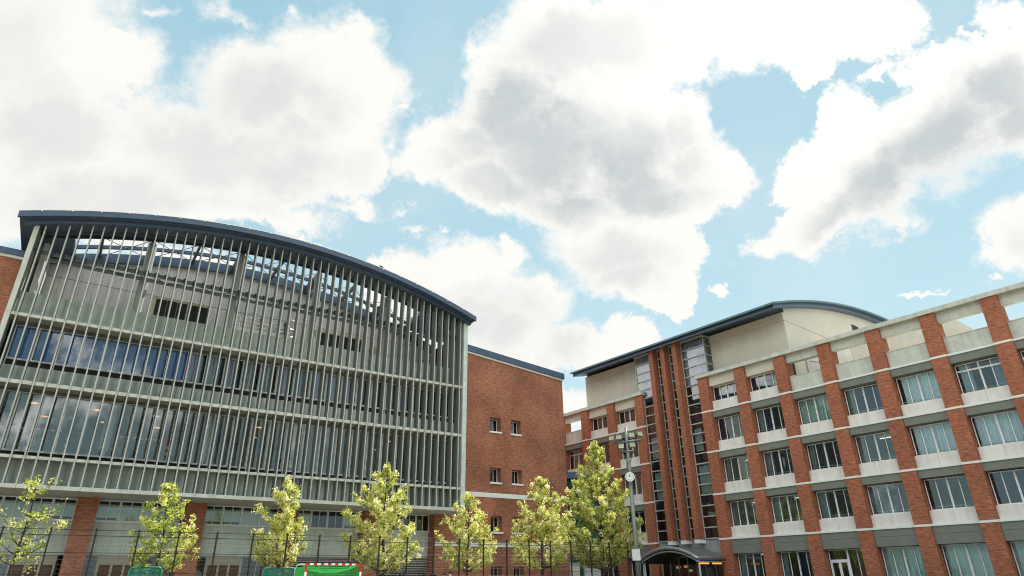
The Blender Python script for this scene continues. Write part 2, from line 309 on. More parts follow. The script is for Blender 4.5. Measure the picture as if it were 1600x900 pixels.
def curtain(mb, x0, x1, y, z0, z1, amp=0.05, per=0.2, ph=0.0, mi=0):
    n = max(6, int((x1 - x0) / per * 6)); pr = None
    for i in range(n + 1):
        x = x0 + (x1 - x0) * i / n; q = (x, y + amp * sin(2 * pi * (x / per) + ph) + amp * 0.5 * sin(2 * pi * x / per * 0.37 + ph), 0)
        if pr: mb.face([(pr[0], pr[1], z0), (q[0], q[1], z0), (q[0], q[1], z1), (pr[0], pr[1], z1)], mi, True)
        pr = q
    return mb

# ---------------------------------------------------------------- ground, field, path
TURF = mat('sandy_sports_ground', (0.34, 0.29, 0.21), 0.95, var=0.2, vscale=0.6)
ASPH = mat('asphalt', (0.052, 0.052, 0.052), 0.95, var=0.25, vscale=1.5)
PAVE = mat('grey_paving', (0.26, 0.25, 0.23), 0.9, var=0.15, vscale=1.0)
PAINT = mat('white_field_paint', (0.75, 0.75, 0.72), 0.8, var=0.1, vscale=3)
g = MB(); g.face([(-1500, -1500, 0), (1500, -1500, 0), (1500, 1500, 0), (-1500, 1500, 0)]); tag(g.build('ground', ASPH), None, None, kind='structure')
g = MB(); g.face([FL.w(-60, -40, 0.004), FL.w(36.4, -40, 0.004), FL.w(36.4, 37.4, 0.004), FL.w(-60, 37.4, 0.004)]); tag(g.build('sports_field', TURF), None, None, kind='structure')
g = MB()
for x0, x1, y0, y1 in ((-30, 34, 35.4, 35.5), (-30, 34, -20, -19.9), (33.9, 34, -19.9, 35.4), (-30, -29.9, -19.9, 35.4), (1.9, 2.0, -19.9, 35.4)):
    g.face([FL.w(x0, y0, 0.008), FL.w(x1, y0, 0.008), FL.w(x1, y1, 0.008), FL.w(x0, y1, 0.008)])
tag(g.build('field_markings', PAINT), None, None, kind='structure')
g = MB(); g.face([FL.w(-60, 42.6, 0.008), FL.w(41, 42.6, 0.008), FL.w(41, 49.9, 0.008), FL.w(-60, 49.9, 0.008)]); tag(g.build('path', PAVE), None, None, kind='structure')
g = MB()
for x0, x1, y0, y1 in ((-60, 41, 42.4, 42.6), (-60, 36.4, 38.35, 38.5)):
    n0 = len(g.v); g.box(x0, x1, y0, y1, 0.0, 0.13); g.v[n0:] = [FL.w(*p) for p in g.v[n0:]]
tag(g.build('kerb', CONC_L), None, None, kind='structure')
SOIL = mat('planting_soil', (0.075, 0.055, 0.038), 1.0, var=0.3, vscale=4)
g = MB(); g.face([FL.w(-60, 38.5, 0.06), FL.w(36.4, 38.5, 0.06), FL.w(36.4, 42.4, 0.06), FL.w(-60, 42.4, 0.06)]); tag(g.build('planting_strip', SOIL), None, None, kind='structure')

# ---------------------------------------------------------------- sports hall (left)
X0, X1 = -5.25, 26.62                # inner faces of the corner walls
S0, DS, NF = -4.93, 0.6243, 51
def arch(x): return 25.43 - (x - 10.7) ** 2 / 103.6
def rarch(x): return rtop(x) - 0.1 - max(0.0, x - 8.0) * 0.055
def rtop(x): return 25.78 - (x - 10.5) ** 2 / 94.0
O = (10.7, 50.0, 0.0)
hall = thing('sports_hall', 'wide sports hall with arched navy roof, grey vertical fin screen and brick side wings', 'building', FL, O)
def H(): return MB(O)
def slope(x): return 20.95 - 0.0914 * (x - 28.79)
# brick wings and the ground-floor piers
WIN = [(31.31, 32.48, 13.67, 14.98), (33.61, 34.77, 13.67, 15.0), (31.32, 32.49, 9.12, 10.42), (33.69, 34.82, 9.14, 10.40), (31.4, 32.58, 4.96, 6.30), (33.69, 34.78, 4.96, 6.32), (31.42, 32.56, 0.95, 2.24), (33.74, 34.86, 0.95, 2.2)]
b = H(); Y = 50.0
b.wall(26.95, 40.05, 6.5, 19.9, Y, [w for w in WIN if w[2] > 6.5], 0.72)
b.wall(25.9, 40.05, 0, 6.5, Y, [w for w in WIN if w[2] < 6.5], 0.72)
b.face([(26.95, Y, 19.9), (40.05, Y, 19.9), (40.05, Y, slope(40.05)), (26.95, Y, slope(26.95))])
b.face([(40.05, Y, 0), (40.05, 76, 0), (40.05, 76, slope(40.05)), (40.05, Y, slope(40.05))])
b.face([(25.9, Y, 0), (25.9, Y, 6.5), (25.9, 51.3, 6.5), (25.9, 51.3, 0)])
b.face([(26.95, 76, 0), (26.95, 76, 20), (40.05, 76, slope(40.05)), (40.05, 76, 0)])
b.face([(26.95, Y, slope(26.95)), (40.05, Y, slope(40.05)), (40.05, 76, slope(40.05)), (26.95, 76, slope(26.95))])
b.build('wall', BRICK, hall)
b = H(); b.box(-22, -5.56, Y, 76, 0, 21.24); b.build('wall', BRICK, hall)
for x0, x1 in ((-5.4, -4.3), (0.80, 1.95), (7.12, 8.34), (13.45, 14.65), (19.75, 21.1)):
    b = H(); b.box(x0, x1, 49.95, 51.1, 0, 6.28); b.build('pier', BRICK, hall)
# pale courses across the brick wing
for z0, z1 in ((7.83, 8.21), (3.77, 4.06)):
    b = H(); x = 27.03 if z0 > 6 else 25.86
    while x < 40.0:
        e = min(x + 2.35, 40.09); b.box(x, e - 0.012, Y - 0.04, Y + 0.05, z0, z1); x = e
    b.build('belt_course', WHITE, hall)
# roofs of the wings
b = H()
for (a, c, lo) in ((26.9, 40.2, True),):
    for y0, y1, d0, d1 in ((49.75, 76.2, 0.04, 0.62),):
        za, zc = slope(a), slope(c)
        P = [(a, y0, za + d0), (c, y0, zc + d0), (c, y0, zc + d1), (a, y0, za + d1)]; Q = [(p[0], y1, p[2]) for p in P]
        b.face(P); b.face([P[3], P[2], Q[2], Q[3]]); b.face([P[1], Q[1], Q[2], P[2]]); b.face([P[0], Q[0], Q[1], P[1]])
b.build('wing_roof', NAVY, hall); b = H(); b.box(-22, -5.5, 49.75, 76.2, 21.3, 21.72); b.build('wing_roof', NAVY, hall)
b = H()
za, zc = slope(26.96), slope(40.1)
b.face([(26.96, 49.9, za - 0.14), (40.1, 49.9, zc - 0.14), (40.1, 49.9, zc + 0.035), (26.96, 49.9, za + 0.035)]); b.face([(26.96, 49.9, za - 0.14), (26.96, 49.99, za - 0.14), (40.1, 49.99, zc - 0.14), (40.1, 49.9, zc - 0.14)])
b.build('eaves_trim', WHITE, hall); b = H(); b.box(-22, -5.55, 49.88, 50.05, 21.12, 21.3); b.build('eaves_trim', WHITE, hall)
# joints in the brick
JOINT = mat('mortar_joint', (0.30, 0.16, 0.12), 0.9)
b = H()
for x in (29.0, 32.52, 35.9, 38.3):
    b.box(x - 0.014, x + 0.014, Y - 0.006, Y + 0.02, 8.23, slope(x) - 0.2)
for z in (16.35, 12.0): b.box(34.0, 40.04, Y - 0.0055, Y + 0.02, z - 0.012, z + 0.012)
for a, c, e, f in ((27.0, 28.3, 16.72, 16.76), (27.0, 28.3, 14.9, 14.94)): b.box(a, c, Y - 0.007, Y + 0.02, e, f)
b.box(28.3, 28.34, Y - 0.008, Y + 0.02, 14.9, 16.76); b.build('movement_joint', JOINT, hall)
for x0, x1, z0, z1 in WIN:
    b = H(); mid = x0 + 0.62 * (x1 - x0)
    b.frame(x0, x1, z0, z1, Y + 0.66, 0.06, 0.06, [(mid, 0.05)]); w_ = b.build('window', ALU, hall)
    b = H(); b.face([(x0 + 0.02, Y + 0.69, z0 + 0.02), (x1 - 0.02, Y + 0.69, z0 + 0.02), (x1 - 0.02, Y + 0.69, z1 - 0.02), (x0 + 0.02, Y + 0.69, z1 - 0.02)]); b.build('pane', GLASS_D, w_)
    b = H(); b.box(x0, x1, Y - 0.07, Y + 0.655, z0 + 0.001, z0 + 0.035); b.box(x0 - 0.06, x1 + 0.06, Y - 0.09, Y - 0.004, z0 - 0.12, z0 + 0.03); b.build('sill', WHITE, w_)
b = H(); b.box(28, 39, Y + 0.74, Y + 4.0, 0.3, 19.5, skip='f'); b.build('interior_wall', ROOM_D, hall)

# corner walls of the fin screen
for a, c, nm in ((-5.52, -5.25, 1), (26.62, 27.0, 2)):
    b = H()
    for z0, z1 in ((6.15, 8.0), (8.012, 12.3), (12.312, 16.45), (16.462, 20.0), (20.012, arch((a + c) / 2) - 0.32)): b.box(a, c, 46.93, 53.2 if a < 0 else 50.9, z0, z1)
    b.build('corner_wall', CONC_L if a < 0 else CONC, hall)
# ledges, base slab
for z0, z1, nm in ((16.34, 16.535, 'ledge'), (12.16, 12.385, 'ledge'), (7.88, 8.055, 'ledge')):
    b = H(); b.box(X0, X1, 47.06, 48.5, z0, z1); b.build('ledge', CONC_L, hall)
b = H(); x = X0 - 0.27
while x < 26.9:
    e = min(x + 3.12, 27.0); b.box(x, e - 0.014, 46.86, 51.6, 6.21, 6.44); x = e
b.build('base_slab', CONC_L, hall)
# parapet, spandrels
b = H(); x = X0
while x < X1 - 0.01:
    e = min(x + 2.497, X1); b.box(x + 0.006, e - 0.006, 48.3, 48.52, 17.2, 18.36); b.box(x + 0.006, e - 0.006, 48.285, 48.52, 16.536, 17.185); x = e
b.build('parapet', CONC, hall)
b = H(); x = X0
while x < X1 - 0.01:
    e = min(x + 2.497 * 2, X1); b.box(x + 0.006, e - 0.006, 48.12, 48.45, 12.386, 13.5); x = e
b.build('spandrel_panel', CONC, hall)
b = H(); x = X0
while x < X1 - 0.01:
    e = min(x + 2.497, X1); b.box(x + 0.006, e - 0.006, 48.1, 48.45, 6.441, 7.879); x = e
b.build('spandrel_panel', CONC, hall)
b = H(); b.box(X0, X1, 48.38, 48.46, 13.501, 13.87); b.box(X0, X1, 48.38, 48.46, 8.056, 8.42); b.build('vent_strip', DARK, hall)
b = H(); b.box(X0, X1, 48.2, 48.42, 16.12, 16.339); b.box(X0, X1, 48.2, 48.42, 11.98, 12.159); b.build('window_head', OLIVE, hall)
# glazing bands
SEG = DS * 2
for lo, hi, up_ in ((13.88, 16.11, True), (8.43, 11.97, False)):
    for i in range(25):
        x0 = S0 + SEG * i + 0.02; x1 = x0 + SEG - 0.012
        b = H(); b.box(x0, x0 + 0.07, 48.24, 48.36, lo, hi); b.box(x1 - 0.03, x1, 48.28, 48.36, lo, hi); b.box(x0 + 0.07, x1 - 0.03, 48.22, 48.36, lo, lo + 0.10); b.box(x0 + 0.07, x1 - 0.03, 48.28, 48.36, hi - 0.05, hi)
        if i % 2 == 0: b.box(x0 + 0.0, x0 + 0.05, 48.2, 48.239, lo - 0.36, lo)
        w_ = b.build('window', ALU, hall)
        b = H(); b.face([(x0 + 0.03, 48.33, lo + 0.03), (x1 - 0.01, 48.33, lo + 0.03), (x1 - 0.01, 48.33, hi - 0.01), (x0 + 0.03, 48.33, hi - 0.01)]); b.build('pane', GLASS if up_ else GLASS_H, w_)
        if up_ and i < 22:
            b = H(); curtain(b, x0 + 0.02, x0 + SEG * (1.0 if i < 8 else RNG.choice((0.55, 0.7, 0.8, 0.62))), 48.55, lo - 0.1, hi + 0.05, 0.04, 0.19, i)
            b.build('curtain', BLUE_C if i < 8 else RNG.choice((LILAC_C, GREYC, GREYC)), w_)
# interiors
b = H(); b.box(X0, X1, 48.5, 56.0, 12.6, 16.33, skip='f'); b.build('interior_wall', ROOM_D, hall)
b = H(); b.box(X0, X1, 48.47, 61.0, 8.1, 12.3, skip='fb'); b.build('interior_wall', ROOM, hall)
b = H(); b.box(X0, X1, 48.47, 61.0, 7.9, 8.1); b.build('interior_floor', FLOOR_IN, hall)
for x in (1.47, 7.7, 13.95, 20.2):
    b = H(); b.tube([(x, 51.0, 8.1), (x, 51.0, 12.3)], 0.34, 16, cap=False); b.build('interior_column', WHITE, hall)
# terrace behind the upper fins
b = H(); b.box(X0, X1, 48.53, 53.1, 16.54, 16.62); b.build('terrace_floor', CONC, hall)
b = H(); x = -4.6
while x < 26.3:
    za, zb = rarch(x) - 0.75, rarch(x + 0.42) - 0.75
    b.face([(x + .012, 53.1, 16.6), (x + 0.408, 53.1, 16.6), (x + 0.408, 53.1, zb), (x + .012, 53.1, za)]); b.face([(x + 0.408, 53.1, 16.6), (x + 0.42, 53.13, 16.6), (x + 0.42, 53.13, zb), (x + 0.408, 53.1, zb)]); b.face([(x - .0, 53.13, 16.6), (x + .012, 53.1, 16.6), (x + .012, 53.1, za), (x, 53.13, za)]); x += 0.42
b.box(-4.9, -4.6, 48.8, 53.2, 16.6, 22.2); b.build('rear_wall', SHEET, hall)
b = H(); b.box(-4.6, 26.3, 53.085, 53.098, 19.3, 19.33); b.box(-4.6, 26.3, 53.085, 53.098, 21.6, 21.63); b.build('cladding_joint', STEEL_D, hall)
def arch_slab(b, f, y0, y1, t, b0, xa, xb, n=48, mi=0):
    xs = [xa + (xb - xa) * i / n for i in range(n + 1)]
    for u, v in zip(xs, xs[1:]):
        zt, zu, zv, zw = f(u) + t, f(v) + t, f(u) + b0, f(v) + b0
        b.face([(u, y0, zv), (v, y0, zw), (v, y0, zu), (u, y0, zt)], mi); b.face([(u, y1, zv), (u, y1, zt), (v, y1, zu), (v, y1, zw)], mi)
        b.face([(u, y0, zt), (v, y0, zu), (v, y1, zu), (u, y1, zt)], mi, True); b.face([(u, y0, zv), (u, y1, zv), (v, y1, zw), (v, y0, zw)], mi, True)
    for u in (xa, xb): b.face([(u, y0, f(u) + b0), (u, y1, f(u) + b0), (u, y1, f(u) + t), (u, y0, f(u) + t)], mi)
b = H()
arch_slab(b, rtop, 46.22, 49.2, -0.02, -0.44, -6.28, 27.2)
arch_slab(b, rtop, 46.55, 46.95, -0.44, -0.66, -6.0, 27.1)
arch_slab(b, rarch, 53.0, 80, 0.0, -0.35, -6.2, 27.15)
arch_slab(b, rtop, 49.2, 53.0, -0.02, -0.42, -6.28, -3.4, 4); arch_slab(b, rtop, 49.2, 53.0, -0.02, -0.42, 23.6, 27.2, 4)
arch_slab(b, rarch, 52.85, 53.05, -0.02, -0.80, -4.6, 26.3)
roof = b.build('roof', NAVY, hall)
b = H(); arch_slab(b, rtop, 46.0, 46.21, 0.03, -0.37, -6.4, 27.32); b.build('fascia', NAVY, roof)
b = H(); arch_slab(b, rtop, 45.98, 46.1, 0.085, 0.032, -6.42, 27.34)
x = -5.3
while x < 27:
    b.box(x - 0.03, x + 0.03, 45.93, 46.1, rtop(x) - 0.06, rtop(x) + 0.12); x += 1.56
b.build('roof_trim_highlight', WHITE, roof)  # white line paints the sun's rim highlight along the roof edge
b = H(); x = -5.3
while x < 27:
    b.box(x - .012, x + .012, 45.994, 46.0, rtop(x) - .36, rtop(x) + .02); b.box(x + .768, x + .792, 46.543, 46.55, rtop(x + .78) - .655, rtop(x + .78) - .45); x += 1.56
b.build('fascia_joint', STEEL_D, roof)
b = H(); b.tube([(-6.33, 46.3, rtop(-6.3) - 0.06), (-6.33, 79, rtop(-6.3) - 0.06)], 0.05, 6)
y = 46.6
while y < 60: b.box(-6.31, -6.285, y, y + 0.4, rtop(-6.3) - 0.36, rtop(-6.3) - 0.26); y += 0.62
b.build('gutter', WHITE, roof)
# roof well: purlins, rafters, bracing
b = H(); arch_slab(b, rarch, 51.3, 51.5, 0.0, -0.26, -3.5, 23.8); b.build('purlin', NAVY, hall); b = H(); arch_slab(b, rtop, 49.05, 49.19, -0.45, -0.60, -4.9, 26.4); b.build('purlin', NAVY, hall)
RX = [1.31 + 6.243 * k for k in (0, 1, 2, 3)]
k = 0
for i in range(-1, 9):
    x = 1.31 + 3.1215 * i
    if not -4.4 < x < 26: continue
    big = i % 2 == 0; z = arch(x); hh = 0.62 if big else 0.34; ww = 0.13 if big else 0.08
    b = H(); z = rarch(x) + .05; b.box(x - ww, x + ww, 49.21, 52.85, z - 0.15 - hh, z - 0.13)
    if big: b.box(x - ww - 0.09, x + ww + 0.09, 49.22, 52.84, z - 0.17 - hh, z - 0.151 - hh)
    b.build('rafter', STEEL_D, hall)
b = H()
for i in range(-1, 8):
    x = 1.31 + 3.1215 * i; x2 = x + 3.1215
    if x < -4.6 or x2 > 26.3: continue
    b.tube([(x, 49.3, rarch(x) - .3), (x2, 52.8, rarch(x2) - .3)], 0.028, 5); b.tube([(x, 52.8, rarch(x) - .32), (x2, 49.3, rarch(x2) - .32)], 0.028, 5)
b.build('brace_rod', STEEL_D, hall)
b = H(); xs_ = [-5.2 + 31.8 * i / 40 for i in range(41)]; b.tube([(x, 47.75, rtop(x) - 0.8) for x in xs_], 0.05, 6); b.tube([(x, 48.6, rtop(x) - 0.6) for x in xs_], 0.04, 6); b.build('head_rail', BRK, hall)
for x in RX:
    b = H(); b.tube([(x, 49.5, 16.62), (x, 49.5, arch(x) - 0.35)], 0.31, 16, cap=False); b.build('column', STEEL, hall)
# lattice girder the fins are bolted to
b = H()
b.box(X0, X1, 47.93, 48.07, 21.22, 21.27); b.box(X0, X1, 47.98, 48.02, 21.08, 21.219); b.box(X0, X1, 47.93, 48.07, 21.03, 21.079)
b.box(X0, X1, 49.0, 49.14, 21.22, 21.27); b.box(X0, X1, 49.05, 49.09, 21.08, 21.219); b.box(X0, X1, 49.0, 49.14, 21.03, 21.079)
for i in range(-1, 9):
    x = 1.31 + 3.1215 * i
    if X0 < x < X1:
        b.box(x - 0.08, x + 0.08, 48.071, 48.999, 21.05, 21.25)
        if x + 3.12 < X1:
            b.tube([(x, 48.05, 21.15), (x + 1.56, 49.02, 21.15)], 0.035, 5); b.tube([(x + 1.56, 49.02, 21.14), (x + 3.12, 48.05, 21.14)], 0.035, 5)
b.build('lattice_girder', STEEL_G, hall)
# the fins, each its own
for k in range(NF):
    x = S0 + DS * k; top = arch(x) - 0.02; b = H()
    zs = [6.442, 8.05, 12.38, 16.53, 20.95, top]
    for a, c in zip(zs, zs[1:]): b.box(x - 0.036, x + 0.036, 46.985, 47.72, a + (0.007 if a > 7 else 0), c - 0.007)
    f_ = b.build('louvre_fin', FIN_SHADE, hall); b = H()
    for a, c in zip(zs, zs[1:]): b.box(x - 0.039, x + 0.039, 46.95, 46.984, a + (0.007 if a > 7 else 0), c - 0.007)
    b.build('lit_edge_strip', FIN_LIT, f_)  # added strip that carries the lighter front-edge tone
    b = H(); b.box(x - 0.07, x + 0.07, 47.721, 47.86, 21.06, 21.26); b.box(x - 0.13, x + 0.13, 47.86, 47.929, 20.98, 21.34); b.build('bracket', BRK, f_)
# ground floor between the piers
b = H(); b.box(-5.3, 25.95, 51.05, 51.25, 2.93, 4.9)
b.build('ground_floor_panel', CONC, hall)
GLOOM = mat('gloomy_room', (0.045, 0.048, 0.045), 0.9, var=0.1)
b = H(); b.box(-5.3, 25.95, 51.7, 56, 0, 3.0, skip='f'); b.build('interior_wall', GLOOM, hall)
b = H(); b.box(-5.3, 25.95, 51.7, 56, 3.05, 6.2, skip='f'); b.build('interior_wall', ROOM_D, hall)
bays = [(-4.3, 0.8), (1.95, 7.12), (8.34, 13.45), (14.65, 19.75), (21.1, 25.9)]
b = H()
for a, c in bays:
    b.box((a + c) / 2 - 0.01, (a + c) / 2 + 0.01, 51.04, 51.051, 2.95, 4.88)
    b.box(a, c, 51.0, 51.049, 2.86, 2.929)
b.build('panel_joint', STEEL, hall)
for bi, (a, c) in enumerate(bays):
    n = 4; sg = (c - a) / n
    for i in range(n):
        x0, x1 = a + sg * i + 0.01, a + sg * (i + 1) - 0.01
        b = H(); b.frame(x0, x1, 4.9, 6.2, 50.98, 0.06, 0.09, [((x0 + x1) / 2, 0.045)]); w_ = b.build('window', ALU, hall)
        b = H(); b.face([(x0, 51.03, 4.92), (x1, 51.03, 4.92), (x1, 51.03, 6.18), (x0, 51.03, 6.18)]); b.build('pane', GLASS, w_)
        if RNG.random() < 0.62 and bi < 4:
            b = H(); b.box(x0 + 0.03, x1 - 0.03, 51.14, 51.16, 4.93 + RNG.choice((0, 0, .2)), 5.95); b.build('blind', BLIND, w_)
    # below: door set and dark glazing, or slatted screen
    b = H(); b.box(a, c, 50.9, 51.049, 4.84, 4.899); b.build('sill', WHITE, hall)
    if bi == 4 or bi == 3:
        b = H()
        for q in range(22): b.box(a, c, 51.1, 51.25, 0.1 + q * 0.128, 0.155 + q * 0.128)
        b.build('slatted_screen', STEEL, hall)
    else:
        d0 = a + (0.75 if bi else 2.5); d1 = d0 + 2.3
        b = H(); b.frame(d0, d1, 0.02, 2.85, 51.06, 0.12, 0.16, [(d0 + 0.80, 0.14), (d0 + 1.50, 0.14)], [(d0 + 0.12, d1 - 0.12, 2.36, 0.10)])
        b.box(d0 + 0.12, d1 - 0.12, 51.1, 51.16, 2.42, 2.74); df = b.build('door_frame', DOORF, hall)
        for q0, q1 in ((d0 + 0.121, d0 + 0.729), (d0 + 0.871, d0 + 1.429), (d0 + 1.571, d1 - 0.121)):
            b = H(); b.box(q0, q1, 51.13, 51.18, 0.03, 2.309)
            b.build('door', BROWN, df)
            b = H(); b.tube([(q1 - 0.1, 51.08, 0.95), (q1 - 0.1, 51.08, 1.2)], 0.015, 6); b.build('handle', ALU, df)
        for q0, q1 in ((a, d0 - 0.005), (d1 + 0.005, c)):
            if q1 - q0 < 0.3: continue
            nn = max(1, int((q1 - q0) / 0.9)); ss = (q1 - q0) / nn
            b = H(); b.frame(q0, q1, 0.02, 2.85, 51.1, 0.05, 0.08, [(q0 + ss * j, 0.04) for j in range(1, nn)]); w_ = b.build('window', STEEL, hall)
            b = H(); b.face([(q0, 51.14, 0.04), (q1, 51.14, 0.04), (q1, 51.14, 2.83), (q0, 51.14, 2.83)]); b.build('pane', GLASS_D, w_)

# ---------------------------------------------------------------- classroom block (right); x = -s
OC = (-26.0, 51.0, 0.0)
block = thing('classroom_block', 'long five storey block with orange brick pilasters, white floor bands and a vaulted rooftop hall', 'building', FR, OC)
def K(): return MB(OC)
BAY = 3.953
ZB = [4.24, 7.93, 11.61, 15.29]
right_edges = [-(35.2 - BAY * j) for j in range(0, 11)]     # left edge x of each pilaster right of the stair tower
left_edges = [-55.3, -51.25, -47.24, -43.2]
PIL = left_edges + right_edges
PW = 1.05
def zones(x0): return x0 < -42 or x0 > -36
for x in PIL:
    b = K(); top = 18.475
    lows = [0.0] + ZB; ups = [z - 0.155 for z in ZB] + [top]
    for a, c in zip(lows, ups):
        b.box(x, x + PW, 51.0, 51.62, a, c); b.box(x + 0.12, x + PW - 0.06, 51.621, 52.35, a, c)
    b.build('pilaster', BRICK_R, block)
# floor bands and coping
BAND = mat('pale_stone_band', (0.66, 0.68, 0.64), 0.7, var=0.06, vscale=2)
for zb in ZB:
    for a, c in ((-59, -42.1), (-35.25, 6.0)):
        b = K(); b.box(a, c, 51.12, 51.9, zb - 0.14, zb - 0.02)
        b.box(a, c, 51.16, 51.9, zb - 0.0195, zb + 0.02)
        for x in PIL:
            if a - 0.3 < x < c: b.box(x - 0.012, x + PW + 0.012, 50.965, 51.119, zb - 0.152, zb - 0.003); b.box(x + PW - 0.05, x + PW + 0.014, 51.119, 51.7, zb - 0.152, zb - 0.003)
        b.build('floor_band', BAND, block)
for a, c in ((-59, -42.05), (-35.35, 6.0)):
    b = K(); x = a
    while x < c - 0.01:
        e = min(x + BAY / 2, c); b.box(x, e - 0.014, 50.86, 52.4, 18.48, 18.81); x = e
    b.build('coping', CONC_L, block)
# bays
def bay_list():
    out = []
    for i, x in enumerate(left_edges): out.append((x + PW, (left_edges[i + 1] if i + 1 < len(left_edges) else None), 'L', i))
    for j, x in enumerate(right_edges[:-1]): out.append((x + PW, right_edges[j + 1], 'R', j))
    return [o for o in out if o[1] is not None]
STY = {}   # curtains seen in each bay and storey: (kind, kind ...)
STY.update({(0, 4): 'sky', (1, 4): 'sky', (0, 3): 'night', (1, 3): 'nightopen', (2, 3): 'teal', (3, 3): 'dark', (4, 3): 'palehalf', (5, 3): 'transom', (6, 3): 'transom',
            (0, 2): 'sideteal', (1, 2): 'sideteal', (2, 2): 'nightopen', (3, 2): 'sideteal', (4, 2): 'pale', (5, 2): 'pale', (6, 2): 'pale',
            (0, 1): 'sideteal', (1, 1): 'sideteal', (2, 1): 'sideteal', (3, 1): 'dark', (4, 1): 'brown', (5, 1): 'sky', (6, 1): 'sky',
            (0, 0): 'sideteal', (1, 0): 'dark', (2, 0): 'door', (3, 0): 'tealfull', (4, 0): 'tealfull', (5, 0): 'tealfull', (6, 0): 'tealfull'})
BROWN_C = mat('brown_curtain_cloth', (0.09, 0.05, 0.04), 0.9, var=0.2, stretch=(6, 1, 0.3))
TUBE = emit_mat('lit_ceiling_tube', (1.0, 0.95, 0.8), 1.0)
def window(x0, x1, z0, z1, y, style, seed):
    mid = (x0 + x1) / 2; q1 = (x0 + mid) / 2; q2 = (mid + x1) / 2; b = K()
    if style == 'door':
        zt = 2.12
        b.box(x0, x0 + .06, y, y + .1, z0, z1); b.box(x1 - .06, x1, y, y + .1, z0, z1); b.box(x0 + .06, x1 - .06, y, y + .1, z1 - .05, z1)
        b.box(mid - .07, mid + .07, y - .01, y + .1, z0, z1 - .05); b.box(q2 - .025, q2 + .025, y + .01, y + .09, z0, z1 - .05)
        b.box(x0 + .06, mid - .07, y - .005, y + .1, zt, zt + .12)
        for a, c in ((x0 + .061, (x0 + mid) / 2 - .006), ((x0 + mid) / 2 + .006, mid - .071)):
            b.box(a, a + .09, y - .004, y + .06, z0 + .02, zt - .003); b.box(c - .09, c, y - .004, y + .06, z0 + .02, zt - .003); b.box(a + .09, c - .09, y - .004, y + .06, zt - .09, zt - .003); b.box(a + .09, c - .09, y - .004, y + .06, z0 + .02, z0 + .14)
    else:
        b.frame(x0, x1, z0, z1, y, 0.055, 0.10, [(mid, 0.12), (q1, 0.05), (q2, 0.05)], [(x0 + .055, mid - .06, z1 - 0.48, .11), (mid + .06, x1 - .055, z1 - 0.48, .11)] if style == 'transom' else [])
        b.box(mid - .02, mid + .02, y - .06, y, z0 - .05, z1)
        if z0 > 3: b.box(x0 - 0.0, x1, y - .09, y - .001, z0 - .03, z0 + .035)
        if z0 > 3 and style not in ('sky',): b.box(x0 + .06, mid - .062, y + .12, y + .14, z0 + .20, z0 + .24); b.box(mid + .062, x1 - .06, y + .12, y + .14, z0 + .20, z0 + .24)
    w_ = b.build('window', ALU, block)
    if style == 'door': w_['label'] = 'ground floor window with a white framed double door in its left half'
    b = K(); b.face([(x0 + .02, y + .05, z0 + .02), (x1 - .02, y + .05, z0 + .02), (x1 - .02, y + .05, z1 - .02), (x0 + .02, y + .05, z1 - .02)]); b.build('pane', GLASS if style in ('pale', 'teal', 'tealfull', 'palehalf') else GLASS_D, w_)
    yc = y + 0.26; L_ = x1 - x0; C = []
    if style == 'teal': C = [(x0, x1, TEAL_C, .05)]
    elif style == 'tealfull': C = [(x0, x1, TEAL_C, .07)]
    elif style == 'pale': C = [(x0 + .1, x1, PALE_C, .05)]
    elif style == 'palehalf': C = [(x0 + .25, x1, PALE_C, .03)]
    elif style == 'transom': C = [(x0 + .2, x0 + .3 * L_, PALE_C, .04), (x1 - .3 * L_, x1, LILAC_C, .05)]
    elif style == 'night': C = [(x0, x0 + .4 * L_, NIGHT_C, .06), (x0 + .75 * L_, x1, NIGHT_C, .06)]
    elif style == 'nightopen': C = [(x0 + .02, x0 + .18 * L_, TEAL_C, .05), (x0 + .2 * L_, x0 + .45 * L_, NIGHT_C, .06), (x1 - .22 * L_, x1, NIGHT_C, .06)]
    elif style == 'sideteal': C = [(x0, x0 + .17 * L_, TEAL_C if seed % 3 else GREYC, .06)]
    elif style == 'brown': C = [(x0, x0 + .38 * L_, BROWN_C, .05)]
    elif style == 'sky': C = [(x0 + .1, x0 + .6 * L_, NIGHT_C, .05)]
    elif style == 'dark': C = [(x0, x0 + .14 * L_, TEAL_C, .05), (x0 + .5 * L_, x1, NIGHT_C, .06)]
    rg_ = random.Random(seed * 13 + 5)
    if style in ('sideteal', 'dark', 'nightopen', 'night', 'sky') and z0 > 3:
        C = [(a if a <= x0 + .03 else max(x0, a + rg_.uniform(-.12, .12)), c if c >= x1 - .03 else min(x1, c + rg_.uniform(-.15, .3)), m_, amp) for a, c, m_, amp in C]
        if style == 'sideteal' and rg_.random() < .6: C.append((x1 - rg_.uniform(.25, .6), x1, rg_.choice((TEAL_C, NIGHT_C, GREYC)), .05))
    if z0 > 3 and style in ('sideteal', 'dark', 'brown', 'nightopen'):
        b = K(); xx = x0 + .3
        while xx < x1 - .4:
            wd = rg_.uniform(.08, .35)
            if rg_.random() < .6: b.box(xx, xx + wd, y + .35, y + .5, z0 - .02, z0 + rg_.uniform(.06, .3))
            xx += wd + rg_.uniform(.05, .5)
        if b.v: b.build('sill_clutter', rg_.choice((BLIND, CREAM, STEEL)), w_)
    if style in ('sideteal', 'dark') and rg_.random() < .65:
        b = K(); b.box(x0 + .9, x0 + 2.0, y + 2.2, y + 2.26, z1 - .05, z1 + .02); b.box(x0 + 1.2, x0 + 2.3, y + 3.6, y + 3.66, z1 - .05, z1 + .02); b.build('tube_lamp', TUBE, w_)
